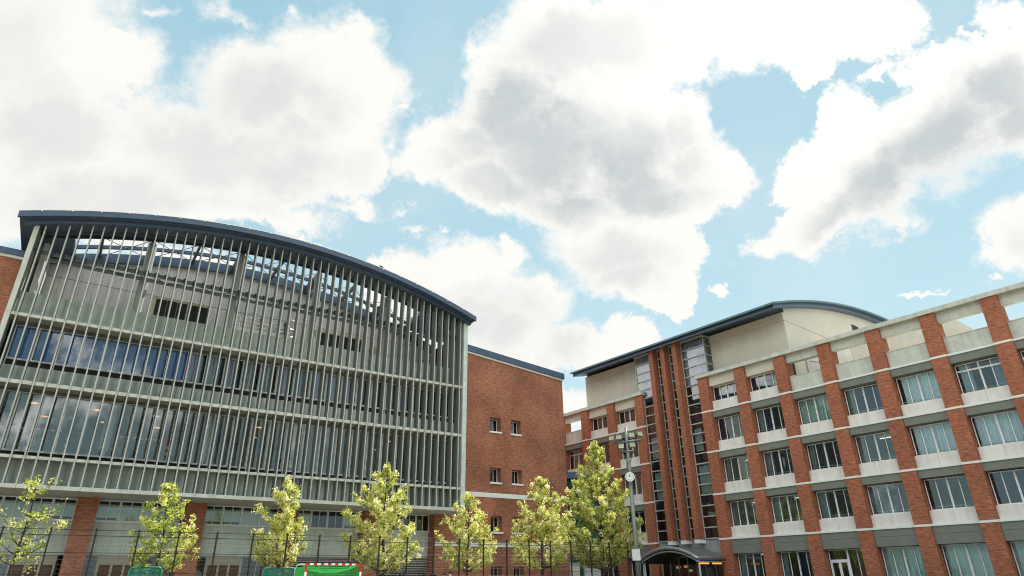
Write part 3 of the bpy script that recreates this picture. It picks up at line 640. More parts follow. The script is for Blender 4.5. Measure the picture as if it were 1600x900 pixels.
    for a, c, m_, amp in C:
        b = K(); curtain(b, a, c, yc, z0 - .05, z1 + .1, amp, 0.24 if amp > .055 else 0.16, seed * 1.7); b.build('curtain', m_, w_)
wi = 0
for x0, x1, side, j in bay_list():
    if side == 'R' and x0 > 2: continue
    for k in range(4):
        zt = ZB[k]
        # lintel under the band
        lo = zt - (1.28 if k == 0 else 0.69); b = K()
        if k == 0: b.box(x0, x1, 51.2, 51.9, zt - 0.62, zt - 0.145); b.box(x0, x1, 51.205, 51.9, lo, zt - 0.632)
        else: b.box(x0, x1, 51.2, 51.9, lo, zt - 0.145)
        b.build('lintel_panel', OLIVE, block)
        z0 = 0.12 if k == 0 else ZB[k - 1] + 0.90; z1 = lo - 0.03 if k == 0 else zt - 0.74
        b = K()
        if k:
            m = (x0 + x1) / 2; b.box(x0 + .004, m - .006, 51.42, 51.95, ZB[k - 1] + .021, z0 - .035); b.box(m + .006, x1 - .004, 51.42, 51.95, ZB[k - 1] + .021, z0 - .035); b.build('spandrel_panel', CONC_W, block)
        else:
            b.box(x0, x1, 51.5, 52.2, 0, 0.118); b.build('plinth', CONC, block)
        st = STY.get((j, k)) if side == 'R' else RNG.choice(('sideteal', 'brown', 'dark', 'night', 'transom', 'sky'))
        window(x0 + .01, x1 - .01, z0, z1, 51.82, st or 'teal', wi); wi += 1
    # top storey
    closed = (side == 'R' and j < 2) or (side == 'L' and j in (1, 2))
    if closed:
        b = K(); m = (x0 + x1) / 2; b.box(x0, x1, 51.3, 52.0, 17.55, 18.479); b.build('lintel_panel', BEIGE, block)
        b = K(); b.box(x0 + .004, m - .006, 51.42, 51.95, 15.311, 16.16); b.box(m + .006, x1 - .004, 51.42, 51.95, 15.311, 16.16); b.build('spandrel_panel', CONC_W, block)
        window(x0 + .01, x1 - .01, 16.2, 17.54, 51.82, 'sky', wi); wi += 1
    else:
        b = K(); b.box(x0, x1, 51.40, 51.72, 15.311, 16.56); b.box(x0 - .0, x1, 51.36, 51.76, 16.561, 16.62); b.build('loggia_parapet', CONC_L, block)
        b = K(); b.box(x0, x1, 51.32, 51.85, 17.78, 18.479); b.build('loggia_beam', CONC_L, block)
# floors and rear of the rooms
b = K()
for zb in ZB:
    for a, c in ((-58, -35.3), (-35.3, 5.9)): b.box(a, c, 51.96, 60, zb - 0.6, zb - 0.05)
b.box(-58, -55.4, 51.9, 52.2, 0, 15.2)
b.build('floor_slab', ROOM, block)
b = K(); b.box(-58, 5.9, 57.6, 60.2, 0, 15.2); b.build('interior_wall', ROOM, block)
b = K()
for x in PIL: b.box(x + 0.3, x + 0.5, 52.36, 57.59, 0, 15.1)
b.build('partition', ROOM, block)
LAMP = emit_mat('lit_tube_lamp', (1.0, 0.93, 0.72), 1.6)
# roof terrace and its rear walls
b = K(); b.box(-59, 6, 51.96, 90, 15.2, 15.31)
b.build('roof_terrace', CONC, block)
b = K(); P = [(-26.25, 57.0), (-14.62, 57.0)]
b.box(-26.25, -15.35, 56.9, 70, 15.32, 19.9)
b.face([(-15.33, 56.9, 15.32), (-12.0, 56.9, 15.32), (-12.0, 56.9, 16.3), (-14.62, 56.9, 19.35), (-15.33, 56.9, 19.9)])
b.face([(-12.0, 56.9, 16.3), (-12.0, 70, 16.3), (-14.62, 70, 19.35), (-14.62, 56.9, 19.35)]); b.face([(-14.62, 56.9, 19.35), (-14.62, 70, 19.35), (-15.33, 70, 19.9), (-15.33, 56.9, 19.9)])
for q in range(14): b.box(-15.2 + q * .2, -15.17 + q * .2, 56.88, 56.899, 15.32, 16.4 + max(0, (13 - q)) * .2)
b.box(-20.9, -20.86, 56.885, 56.899, 15.32, 19.9); b.box(-15.36, -15.31, 56.87, 56.899, 15.32, 19.9)
b.build('rooftop_wall', BEIGE, block)
b = K(); b.box(-26.2, -22.4, 54.9, 55.1, 15.32, 19.0); b.build('rooftop_wall', CONC_W, block)
b = K(); b.tube([(-25.6, 54.6, 15.3), (-25.6, 54.6, 17.0), (-25.4, 54.6, 17.35), (-25.0, 54.6, 17.5)], 0.07, 8); b.tube([(-25.9, 54.85, 18.6), (-22.4, 54.85, 17.2)], 0.025, 5); b.tube([(-25.9, 54.85, 17.6), (-22.4, 54.85, 16.4)], 0.025, 5); b.build('downpipe', STEEL, block)

# rooftop hall with vaulted roof
def vz(y): return 27.15 - 0.0062 * (y - 76.0) ** 2
Yw = 52.45
b = K()
for z0, z1 in ((18.4, 22.05), (22.065, 22.86)):
    b.box(-51.55, -42.4, Yw, Yw + .3, z0, z1); b.box(-34.6, -26.3, Yw, Yw + .3, z0, z1)
    b.box(-42.4, -34.6, Yw + .01, Yw + .3, z0, z1)
n = 24; ys = [Yw + .301 + (99.5 - Yw - .301) * i / n for i in range(n + 1)]
for xg in (-26.3, -51.55):
    for u, v in zip(ys, ys[1:]): b.face([(xg, u, 15.3), (xg, v, 15.3), (xg, v, vz(v) - .5), (xg, u, vz(u) - .5)])
pw = b.build('penthouse_wall', BEIGE, block)
b = K()
for q in range(46): b.box(-34.3 + q * .173, -34.27 + q * .173, Yw - .018, Yw - .002, 18.9, 22.03)
b.build('ribbed_cladding', BEIGE, pw); b = K()
for q in range(52): b.box(-51.4 + q * .173, -51.37 + q * .173, Yw - .012, Yw - .002, 18.9, 22.03)
b.build('ribbed_cladding', BEIGE, pw)
b = K(); b.box(-51.56, -42.4, Yw - .01, Yw + .02, 22.05, 22.066); b.box(-34.6, -26.29, Yw - .01, Yw + .02, 22.05, 22.066)
b.box(-26.301, -26.285, Yw, 62, 22.05, 22.066); b.build('cladding_joint', STEEL_D, pw)
b = K()
for ya in (66.5, 69.2): b.frame(0, 0, 0, 0, 0, 0, 0) if False else b.box(-26.3, -26.27, ya, ya + 1.5, 23.4, 25.0)
b.build('vent_opening', DARK, pw)
b = K()
ys = [49.75 + (102.2 - 49.75) * i / 40 for i in range(41)]
def xl(y): return -(51.0 + min(1.2, (y - 49.75) * 0.44))
def vault(b, t, lo, xr, ys, mi=0, xl=xl):
    for u, v in zip(ys, ys[1:]):
        A = [(xl(u), u), (xl(v), v), (xr, v), (xr, u)]
        b.face([(p[0], p[1], vz(p[1]) + t) for p in A[::-1]], mi, True); b.face([(p[0], p[1], vz(p[1]) + lo) for p in A], mi, True)
        for i, j in ((0, 1), (2, 3)): b.face([(A[i][0], A[i][1], vz(A[i][1]) + lo), (A[j][0], A[j][1], vz(A[j][1]) + lo), (A[j][0], A[j][1], vz(A[j][1]) + t), (A[i][0], A[i][1], vz(A[i][1]) + t)], mi)
    for y in (ys[0], ys[-1]): b.face([(xl(y), y, vz(y) + lo), (xr, y, vz(y) + lo), (xr, y, vz(y) + t), (xl(y), y, vz(y) + t)], mi)
vault(b, -0.18, -0.55, -25.75, [50.0 + (102 - 50.0) * i / 40 for i in range(41)])
rf = b.build('roof', NAVY, block)
b = K(); vault(b, 0.0, -0.179, -25.4, ys); b.build('fascia', TEAL, rf)
b = K()
for q in range(13): b.box(-50.2 + q * 2.0 - .012, -50.2 + q * 2.0 + .012, 49.65, 49.66, vz(49.7) - .16, vz(49.7) + .022)
b.build('fascia_joint', STEEL_D, rf)
b = K(); b.box(-51.2, -25.4, 49.66, 49.749, vz(49.7) - .16, vz(49.7) + .02); b.build('gutter', TEAL, rf)

# stair tower between the wings: curtain glazing and three brick fins
Yg = 51.3
TR = [4.28 + 0.92 * i for i in range(17)]
TRU = [18.1 + 0.915 * i for i in range(6)]
def tower_glass(x0, x1, up_, seed):
    b = K(); zz = TRU if up_ else TR[:16]
    b.box(x0, x0 + .06, Yg, Yg + .12, zz[0], zz[-1]); b.box(x1 - .06, x1, Yg, Yg + .12, zz[0], zz[-1])
    for z in zz: b.box(x0 + .06, x1 - .06, Yg - .05, Yg + .12, z - .05, z + .05)
    w_ = b.build('curtain_wall', STEEL, block)
    b = K(); b.face([(x0, Yg + .06, zz[0]), (x1, Yg + .06, zz[0]), (x1, Yg + .06, zz[-1]), (x0, Yg + .06, zz[-1])]); b.build('pane', GLASS_D if not up_ else GLASS, w_)
    if up_:
        b = K(); curtain(b, x0 + .45 if x1 < -38 else x0 + .1, x1 - .02, Yg + .35, zz[0], zz[-1] - .15, .05, .26, seed)
        b.build('curtain', LILAC_C, w_)
    else:
        b = K()
        for i, z in enumerate(zz[:-1]):
            if i % 4 == 3 or i == 0: b.box(x0 + .07, x1 - .07, Yg + .10, Yg + .13, z + .05, z + .87)
        b.build('spandrel_glass', NAVYP, w_)
        b = K()
        for k, (za, zc) in enumerate(((8.1, 10.6), (11.9, 14.0))):
            if x1 - x0 > 1: curtain(b, x0 + .15, x0 + (.95 if k else 1.25), Yg + .3, za, zc, .04, .22, seed + k)
            else: curtain(b, x0 + .05, x0 + .5, Yg + .3, za, zc, .04, .22, seed + k)
        b.build('curtain', PALE_C, w_)
FX = [(-40.33, -39.83), (-38.85, -38.35), (-37.36, -36.86)]
tower_glass(-42.14, -40.33, False, 1); tower_glass(-39.83, -38.85, False, 2); tower_glass(-38.35, -37.36, False, 3); tower_glass(-36.86, -35.2, False, 4)
tower_glass(-42.9, -40.33, True, 5); tower_glass(-36.86, -34.16, True, 6); 
b = K()
for a, c in ((-39.83, -38.85), (-38.35, -37.36)):
    for z in TRU: b.box(a, c, Yg - .05, Yg + .12, z - .05, z + .05)
    b.box(a, a + .06, Yg, Yg + .12, 18.1, 22.6)
b.build('mullion', STEEL, block)
b = K(); b.face([(-39.83, Yg + .06, 18.1), (-37.36, Yg + .06, 18.1), (-37.36, Yg + .06, 22.6), (-39.83, Yg + .06, 22.6)]); b.build('pane', GLASS_D, block)
b = K(); b.face([(-34.17, Yg + .01, 18.82), (-34.17, Yw, 18.82), (-34.17, Yw, 22.65), (-34.17, Yg + .01, 22.65)]); b.build('return_pane', GLASS, block); b = K(); b.face([(-42.89, Yg + .01, 18.82), (-42.89, Yw, 18.82), (-42.89, Yw, 22.65), (-42.89, Yg + .01, 22.65)]); b.build('return_pane', GLASS, block)
b = K()
for z in TRU[1:]: b.box(-34.2, -34.13, Yg + .12, Yw, z - .05, z + .05)
b.box(-34.22, -34.14, Yg + 0.001, Yg + .09, 18.82, 22.65); b.box(-43.0, -34.1, Yg - .08, Yw, 22.66, 22.78); b.build('return_mullion', STEEL, block)
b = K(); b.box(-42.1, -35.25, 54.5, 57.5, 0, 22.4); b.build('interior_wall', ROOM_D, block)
for i, (a, c) in enumerate(FX):
    b = K()
    zs = [4.2, 7.95, 11.62, 15.3, 18.6, 22.72]
    for u, v in zip(zs, zs[1:]): b.box(a, c, 50.46, 51.42, u + .008, v - .008)
    f_ = b.build('brick_fin', BRICK_R, block)
    b = K(); b.box(a + .012, c - .012, 50.48, 51.4, 4.21, 22.7); b.build('mortar_joint', JOINT, f_)
    b = K(); b.box(a - .02, c + .02, 50.43, 51.42, 3.9, 4.2); b.build('fin_base', WHITE, f_)
GREYP = mat('grey_glazed_panel', (0.30, 0.32, 0.34), 0.35, 0.1)
b = K()
for a, c in ((-42.14, -40.7), (-40.69, -39.2), (-39.19, -37.7), (-37.69, -36.42), (-36.41, -35.22)): b.box(a, c, 51.36, 51.6, 2.9, 4.2)
b.build('entrance_fascia', GREYP, block)
for z in (6.35, 5.5):
    b = K(); b.box(-36.2, -35.5, 53.6, 53.68, z + .33, z + .40); b.build('tube_lamp', LAMP, block)
# entrance doors below the canopy
b = K(); b.frame(-42.1, -35.25, 0.02, 2.88, 51.4, 0.08, 0.12, [(-42.1 + 6.85 / 7 * i, .07) for i in range(1, 7)], []); w_ = b.build('entrance_doors', STEEL, block)
b = K(); b.face([(-42.0, 51.46, .05), (-35.3, 51.46, .05), (-35.3, 51.46, 2.85), (-42.0, 51.46, 2.85)]); b.build('pane', GLASS_D, w_)

# ---------------------------------------------------------------- entrance canopy
CANM = mat('grey_canopy_metal', (0.34, 0.345, 0.385), 0.32, 0.45, var=0.08, vscale=1.2, spec=0.5)
CANR = mat('green_grey_canopy_roof', (0.15, 0.16, 0.14), 0.5, 0.2, var=0.12)
OCN = (-38.0, 49.2, 0.0)
can = thing('entrance_canopy', 'curved grey metal canopy over the classroom block entrance with two orange lamps under its edge', 'canopy', FR, OCN)
xm, hw, zsp, rise = -38.0, 3.05, 2.62, 0.86
def cz(x): return zsp + rise * (1 - ((x - xm) / hw) ** 2)
xs = [xm - hw + 2 * hw * i / 24 for i in range(25)]
b = MB(OCN)
for u, v in zip(xs, xs[1:]):
    b.face([(u, 47.2, cz(u)), (v, 47.2, cz(v)), (v, 51.2, cz(v) + .05), (u, 51.2, cz(u) + .05)], 0, True)
for q in range(7): b.tube([(x, 47.4 + q * .58, cz(x) + .02) for x in xs], .02, 5)
b.build('roof_sheet', CANR, can)
b = MB(OCN)
for u, v in zip(xs, xs[1:]): b.face([(u, 47.25, cz(u) - .30), (u, 51.2, cz(u) - .30), (v, 51.2, cz(v) - .30), (v, 47.25, cz(v) - .30)], 0, True)
b.build('soffit', STEEL_D, can)
rim = [(x, 47.2, cz(x)) for x in xs] + [(xm + hw + .02, 47.35, zsp), (xm + hw + .02, 51.0, zsp)]
b = MB(OCN); b.tube([(xm - hw - .02, 51.0, zsp), (xm - hw - .02, 47.35, zsp)] + rim, .155, 12)
b.build('rounded_rim', CANM, can)
b = MB(OCN)
for i in (2, 7, 12, 17, 22): b.tube([(xs[i] - .012, 47.2, cz(xs[i])), (xs[i] + .012, 47.2, cz(xs[i]))], .162, 12)
b.build('rim_joint', STEEL_D, can)
b = MB(OCN); b.tube([(x, 47.28, cz(x) - .27) for x in xs] + [(xm + hw - .02, 47.5, zsp - .27), (xm + hw - .02, 51.0, zsp - .27)], .07, 8); b.build('lower_rim', STEEL, can)
ORANGE = emit_mat('lit_orange_lamp', (1.0, 0.33, 0.05), 1.1)
for a, c in ((47.5, 48.75), (49.3, 50.5)):
    b = MB(OCN); b.box(xm + hw - .10, xm + hw + .02, a, c, zsp - .46, zsp - .36); b.build('lamp', ORANGE, can)
for x in (xm - hw + .15, xm + hw - .15):
    b = MB(OCN); b.tube([(x, 47.6, 0), (x, 47.6, cz(x) - .28)], .09, 12); b.build('post', STEEL, can)
WARM = emit_mat('warm_lamp', (1.0, 0.50, 0.22), 0.30)
for i, (x, z) in enumerate(((-41.0, 2.05), (-40.1, 2.1), (-39.7, 1.75))):
    t = thing('pendant_lamp', ['warm round lamp glowing at the left end of the dark entrance', 'middle warm lamp hanging in the dark entrance', 'lowest warm lamp hanging in the dark entrance'][i], 'lamp', FR, (x, 52.4, z), 'lamps hanging in the entrance')
    b = MB((x, 52.4, z)); b.tube([(x, 52.4, z - .11), (x, 52.4, z - .09), (x, 52.4, z + .09), (x, 52.4, z + .11)], [.1, .22, .22, .1], 12); b.build('lamp_shade', WARM, t)
    b = MB((x, 52.4, z)); b.tube([(x, 52.4, z + .11), (x, 52.4, 3.6)], .012, 5); b.build('cord', STEEL_D, t)

# ---------------------------------------------------------------- low green annexe in the gap, storage boxes
GREENS = mat('green_corrugated_sheet', (0.035, 0.14, 0.105), 0.5, 0.15, var=0.1)
OA = (5.0, 68.0, 0.0)
ann = thing('link_building', 'narrow green corrugated building with a navy eave in the gap behind the brick wing', 'building', FW, OA)
b = MB(OA)
for i in range(40):
    x = 3.6 + i * .12; b.face([(x, 68, 0), (x + .06, 67.94, 0), (x + .06, 67.94, 10.6), (x, 68, 10.6)]); b.face([(x + .06, 67.94, 0), (x + .12, 68, 0), (x + .12, 68, 10.6), (x + .06, 67.94, 10.6)])
b.box(3.6, 8.4, 68.0, 69.5, 0, 10.6, skip='f'); b.build('wall', GREENS, ann)
b = MB(OA); b.box(3.4, 8.6, 67.7, 69.6, 10.6, 11.25); b.build('roof', NAVY, ann)
LOCK = mat('pale_locker_steel', (0.55, 0.58, 0.60), 0.5, 0.1, var=0.06); LOCKW = mat('white_locker_steel', (0.68, 0.66, 0.60), 0.5, 0.05, var=0.06)
for i, (x0, x1, y, top, m_, lab) in enumerate(((4.72, 5.5, 60, 2.42, LOCKW, 'white slatted storage shed with a small grey roof beside the brick wing'), (5.95, 7.6, 60.5, 2.28, LOCK, 'wide grey corrugated storage shed behind the tallest tree trunk'))):
    o_ = ((x0 + x1) / 2, y, 0); t = thing('storage_shed', lab, 'shed', FW, o_)
    b = MB(o_); b.box(x0, x1, y, y + .9, .05, top - .15)
    for q in range(int((top - .3) / .16)): b.box(x0 + .03, x1 - .03, y - .02, y - .001, .12 + q * .16, .22 + q * .16)
    b.build('body', m_, t)
    b = MB(o_); b.box(x0 - .05, x1 + .05, y - .08, y + .95, top - .15, top); b.build('roof', mat('shed_roof_steel', (.33, .36, .42), .4, .2) if i == 0 else m_, t)

# ---------------------------------------------------------------- plant on the terrace behind the fins
def plant_box(x0, x1, y, z0, z1, groups, label):
    o_ = ((x0 + x1) / 2, y + .7, 16.62); t = thing('air_conditioning_unit', label, 'air conditioner', FL, o_, 'cooling plant on the roof terrace')
    b = MB(o_); b.box(x0, x1, y, y + 1.4, z0, z1); b.box(x0 - .04, x1 + .04, y - .05, y + 1.45, z1, z1 + .07); b.build('casing', CREAM, t)
    b = MB(o_)
    for a, c in groups: b.box(a, c, y - .02, y - .002, z0 + .2, z1 - .08)
    b.build('intake_grille', DARK, t)
    b = MB(o_)
    for x in (x0 + .12, (x0 + x1) / 2, x1 - .12):
        for yy in (y + .1, y + 1.3): b.box(x - .05, x + .05, yy - .05, yy + .05, 16.62, z0 - .001)
    b.box(x0, x1, y + .04, y + .16, z0 - .22, z0 - .1) if z0 - 16.62 > .4 else None
    b.build('stand', STEEL, t)
    b = MB(o_)
    for q in range(5): b.tube([(x0 + (x1 - x0) * (q + .5) / 5, y + .7, z1 + .07), (x0 + (x1 - x0) * (q + .5) / 5, y + .7, z1 + .2)], .24, 10)
    b.build('fan_cowl', CREAM, t)
plant_box(2.12, 6.05, 50.35, 18.55, 20.45, [(2.42, 3.14), (3.17, 3.84), (3.87, 4.52), (4.62, 5.3), (5.33, 6.0)], 'long cream cooling unit with two rows of dark grilles, left of the terrace pipes')
plant_box(14.4, 18.45, 50.35, 18.35, 20.25, [(14.7, 15.55), (15.58, 16.4), (16.48, 17.35), (17.38, 18.35)], 'cream cooling unit with dark grilles, between the terrace pipes and the round-mouthed duct')
o_ = (20.5, 51, 16.62); t = thing('exhaust_duct', 'cream exhaust duct with an arched dark mouth at the right of the roof terrace', 'duct', FL, o_)
b = MB(o_); b.box(19.6, 21.6, 50.6, 52.0, 16.63, 19.9); b.build('casing', CREAM, t)
b = MB(o_); pts = [(20.75 + .38 * cos(a), 50.59, 18.75 + .75 * sin(a)) for a in [2 * pi * i / 20 for i in range(20)]]; b.face(pts); b.build('mouth', DARK, t)
b = MB(o_); b.tube([(20.75 + .42 * cos(a), 50.58, 18.75 + .79 * sin(a)) for a in [2 * pi * i / 20 for i in range(21)]], .05, 6); b.build('mouth_rim', STEEL, t)
PIPE = mat('pale_pipe_lagging', (0.74, 0.73, 0.68), 0.4, 0.3, var=0.08)
o_ = (10.2, 51, 16.62); t = thing('pipe_rack', 'bundle of pale pipes with valves on a dark rack on the roof terrace', 'pipes', FL, o_)
b = MB(o_)
for z, y, r in ((19.2, 50.3, .17), (19.62, 50.7, .14), (19.9, 50.35, .12), (20.22, 50.6, .10)): b.tube([(7.6 + (z - 19.2) * .4, y, z), (12.6, y, z), (12.75, y + .1, z), (12.8, y + .6, z - .05), (12.8, 52.9, z - .05)], r, 10)
for x in (8.4, 9.6, 11.2, 12.2): b.tube([(x, 50.45, 16.65), (x, 50.45, 20.3)], .07, 8)
b.build('pipe', PIPE, t)
b = MB(o_)
for x in (8.0, 9.9, 11.8):
    b.box(x - .04, x + .04, 50.15, 50.23, 16.63, 20.4); b.box(x - .04, x + .04, 50.85, 50.93, 16.63, 20.4); b.box(x - .04, x + .04, 50.231, 50.849, 18.9, 18.98); b.box(x - .04, x + .04, 50.231, 50.849, 20.3, 20.38)
b.build('rack', STEEL_D, t)
b = MB(o_)
for x, z in ((12.0, 20.5), (12.35, 20.65), (9.2, 20.2)):
    b.tube([(x, 50.3, z - .35), (x, 50.3, z - .1), (x, 50.3, z), (x, 50.3, z + .08)], [.1, .1, .2, .12], 10)
b.build('valve', PIPE, t)
for i, (x0, x1) in enumerate(((22.6, 24.0), (24.5, 26.0))):
    o_ = ((x0 + x1) / 2, 51.3, 16.62); t = thing('control_cabinet', ['dark control cabinet nearest the exhaust duct on the roof terrace', 'dark control cabinet tight against the right end wall of the roof terrace'][i], 'cabinet', FL, o_, 'control cabinets on the roof terrace')
    b = MB(o_); b.box(x0, x1, 51, 51.8, 16.63, 19.3 + i * .4); b.build('cabinet_body', mat('dark_blue_grey_steel', (.09, .11, .13), .5, .2) if i == 0 else bpy.data.materials['dark_blue_grey_steel'], t)
    b = MB(o_); b.box(x0 + .06, (x0 + x1) / 2 - .01, 50.97, 50.999, 16.75, 19.2 + i * .4); b.box((x0 + x1) / 2 + .01, x1 - .06, 50.97, 50.999, 16.75, 19.2 + i * .4); b.build('door', STEEL, t)

# ---------------------------------------------------------------- inside the hall: goals, chairs, lamps
RED = mat('red_goal_paint', (0.46, 0.025, 0.035), 0.45); WHT = mat('white_goal_paint', (0.78, 0.78, 0.76), 0.45)
NETW = mat('white_net_cord', (0.62, 0.63, 0.62), 0.9); NETG = mat('green_net_cord', (0.02, 0.36, 0.06), 0.8); NETD = mat('dark_green_net_cord', (0.01, 0.16, 0.12), 0.8)
GRN = mat('green_painted_tube', (0.015, 0.24, 0.15), 0.4); CREAMT = mat('cream_painted_tube', (0.62, 0.64, 0.55), 0.5)
def striped(b, p0, p1, w, seg=0.2, first=0, cornerlen=0.0):
    p0, p1 = Vector(p0), Vector(p1); L_ = (p1 - p0).length; n = max(1, round(L_ / seg)); d = (p1 - p0).normalized()
    h = w / 2
    for i in range(n):
        a = p0 + d * (L_ * i / n); c = p0 + d * (L_ * (i + 1) / n)
        lo = Vector([min(a[k], c[k]) - (h if abs(d[k]) < .5 else 0) for k in range(3)]); hi = Vector([max(a[k], c[k]) + (h if abs(d[k]) < .5 else 0) for k in range(3)])
        b.box(lo.x, hi.x, lo.y, hi.y, lo.z, hi.z, (i + first) % 2)
def ribbon(b, p, q, r=0.008, mi=0): b.tube([p, q], r, 3, mi, cap=False, smooth=False)
def netpanel(b, A, B, C, D, nu, nv, r, sag=0.0):
    A, B, C, D = map(Vector, (A, B, C, D))
    def P(u, v):
        p = (A * (1 - u) + B * u) * (1 - v) + (D * (1 - u) + C * u) * v
        return p - Vector((0, 0, sag * 4 * u * (1 - u) * 4 * v * (1 - v)))
    for i in range(nu + 1):
        b.tube([P(i / nu, k / 6) for k in range(7)], r, 3, cap=False, smooth=False)
    for j in range(nv + 1):
        b.tube([P(k / 6, j / nv) for k in range(7)], r, 3, cap=False, smooth=False)
def handball_goal(label, frame, loc, zb, netm, tubem, step, r, sag, top_d=0.85, rotx=0.0):
    x, y = loc; o_ = (x, y, zb); t = thing('handball_goal', label, 'goal', frame, o_)
    t.rotation_euler = (0, 0, frame.rot + rotx)
    def Q(*p): return p
    b = MB(); 
    b.box(-1.58, -1.38, -.04, .04, 1.92, 2.0, 0); b.box(1.38, 1.58, -.04, .04, 1.92, 2.0, 0); striped(b, (-1.38, 0, 1.96), (1.38, 0, 1.96), .08, .2, 1)
    for s in (-1, 1):
        b.box(s * 1.54 - .04, s * 1.54 + .04, -.04, .04, 1.62, 1.919, 0); striped(b, (s * 1.54, 0, 1.62), (s * 1.54, 0, 0), .08, .2, 1)
    b.build('goal_frame', [RED, WHT], t)
    b = MB()
    for s in (-1, 1): b.tube([(s * 1.54, .05, 1.93), (s * 1.54, .45, 1.97), (s * 1.54, top_d * .85, 1.93), (s * 1.54, top_d, 1.75), (s * 1.54, 1.15, .05), (s * 1.54, .05, .04)], .024, 8)
    b.tube([(-1.54, 1.15, .05), (1.54, 1.15, .05)], .024, 8); b.build('net_support', tubem, t)
    b = MB(); nu = int(3.0 / step); nv = int(2.0 / step); nd = int(1.0 / step)
    netpanel(b, (-1.52, top_d - .03, 1.78), (1.52, top_d - .03, 1.78), (1.52, 1.12, .05), (-1.52, 1.12, .05), nu, nv, r, 0)
    netpanel(b, (-1.52, .03, 1.90), (1.52, .03, 1.90), (1.52, top_d - .03, 1.78), (-1.52, top_d - .03, 1.78), nu, nd, r, sag)
    for s in (-1, 1): netpanel(b, (s * 1.52, .03, 1.9), (s * 1.52, top_d - .03, 1.78), (s * 1.52, 1.12, .05), (s * 1.52, .03, .05), nd, nv, r, 0)
    b.build('net', netm, t)
    return t
handball_goal('indoor red and white goal with grey net, behind the far left of the hall windows', FL, (-2.2, 49.6), 8.1, NETW, WHT, .1, .006, 0.0)
handball_goal('indoor red and white goal behind the hall windows, right of the white round column', FL, (3.55, 49.7), 8.1, NETW, WHT, .1, .006, 0.0)
CHB = mat('black_chair_shell', (0.02, 0.022, 0.026), 0.5)
proto = None
for i, x in enumerate((-4.2, -3.5, -2.6, 0.25, 1.0, 1.75, 3.0, 4.1, 5.2, 9.6, 20.6, 21.25, 21.9, 22.5, 23.2, 23.9)):
    o_ = (x, 48.95 + .1 * (i % 3), 8.1)
    if proto is None:
        t = thing('stacking_chair', 'x', 'chair', FL, o_); proto = t
        b = MB(); R_s = [(.02, .0), (.25, .05), (.27, .25), (.22, .42), (.02, .48)]
        pts = [(-.25, .2, .42), (-.27, .24, .62), (-.23, .26, .84), (-.1, .27, .93), (.1, .27, .93), (.23, .26, .84), (.27, .24, .62), (.25, .2, .42)]
        b.face(pts); b.face([(p[0], p[1] + .03, p[2]) for p in pts[::-1]])
        for u, v in zip(pts, pts[1:] + pts[:1]): b.face([u, v, (v[0], v[1] + .03, v[2]), (u[0], u[1] + .03, u[2])])
        b.build('backrest', CHB, t)
        b = MB(); b.box(-.24, .24, -.24, .2, .42, .46); b.build('seat', CHB, t)
        for sx in (-1, 1):
            for sy in (-1, 1): b = MB(); b.tube([(sx * .2, sy * .18, .42), (sx * .25, sy * .22, 0)], .014, 6); b.build('leg', STEEL, t)
    else: t = copy_tree(proto); t.location = FL.w(*o_)
    t.rotation_euler = (0, 0, FL.rot + (pi if i % 4 == 3 else pi * .9 + i * .13))
    t['label'] = 'black round-backed chair standing inside the hall against its middle row of windows'; t['group'] = 'dark chairs along the hall windows'
DL = emit_mat('lit_warm_downlight', (1.0, 0.50, 0.20), 0.5)
proto = None
for i, x in enumerate((-3.0, 0.6, 4.2, 7.8, 11.4, 15.0, 18.6, 22.2)):
    for j, y in enumerate((52.0, 56.0)):
        o_ = (x + .6 * j, y, 12.29)
        if proto is None:
            t = thing('ceiling_lamp', 'x', 'lamp', FL, o_); proto = t
            b = MB(); b.tube([(0, 0, 0), (0, 0, -.12)], .26, 14); b.build('housing', STEEL, t); b = MB(); b.tube([(0, 0, -.121), (0, 0, -.15)], [.22, .2], 14); b.build('diffuser', DL, t)
        else: t = copy_tree(proto); t.location = FL.w(*o_)
        t['label'] = 'round warm ceiling lamp glowing inside the sports hall behind its middle windows'; t['group'] = 'warm lamps on the hall ceiling'

# ---------------------------------------------------------------- people
SKIN = mat('skin', (0.50, 0.30, 0.21), 0.6); HAIR = mat('black_hair', (0.010, 0.008, 0.008), 0.85, spec=.1); HAIRB = mat('brown_black_hair', (0.022, 0.014, 0.010), 0.85, spec=.1)
SHIRTS = [mat('white_shirt', (.75, .75, .74), .8), mat('navy_top', (.03, .04, .08), .8), mat('grey_top', (.25, .26, .28), .8), mat('blue_shirt', (.18, .27, .42), .8)]
TROU = mat('dark_trousers', (.025, .027, .035), .8); SHOE = mat('white_trainer', (.6, .6, .6), .6)
def skin_mesh(name, verts, edges, radii, root, m_, parent, sub=2):
    me = bpy.data.meshes.new(name); me.from_pydata(verts, edges, []); me.materials.append(m_)
    bm = bmesh.new(); bm.from_mesh(me); bm.verts.layers.skin.verify(); bm.to_mesh(me); bm.free()
    o = bpy.data.objects.new(name, me); COL.objects.link(o); o.parent = parent
    for i, r in enumerate(radii):
        sv = me.skin_vertices[0].data[i]; sv.radius = r if hasattr(r, '__len__') else (r, r); sv.use_root = i == root
    s = o.modifiers.new('skin', 'SKIN'); s.use_smooth_shade = True; s.branch_smoothing = .4
    u = o.modifiers.new('sub', 'SUBSURF'); u.levels = sub; u.render_levels = sub
    return o
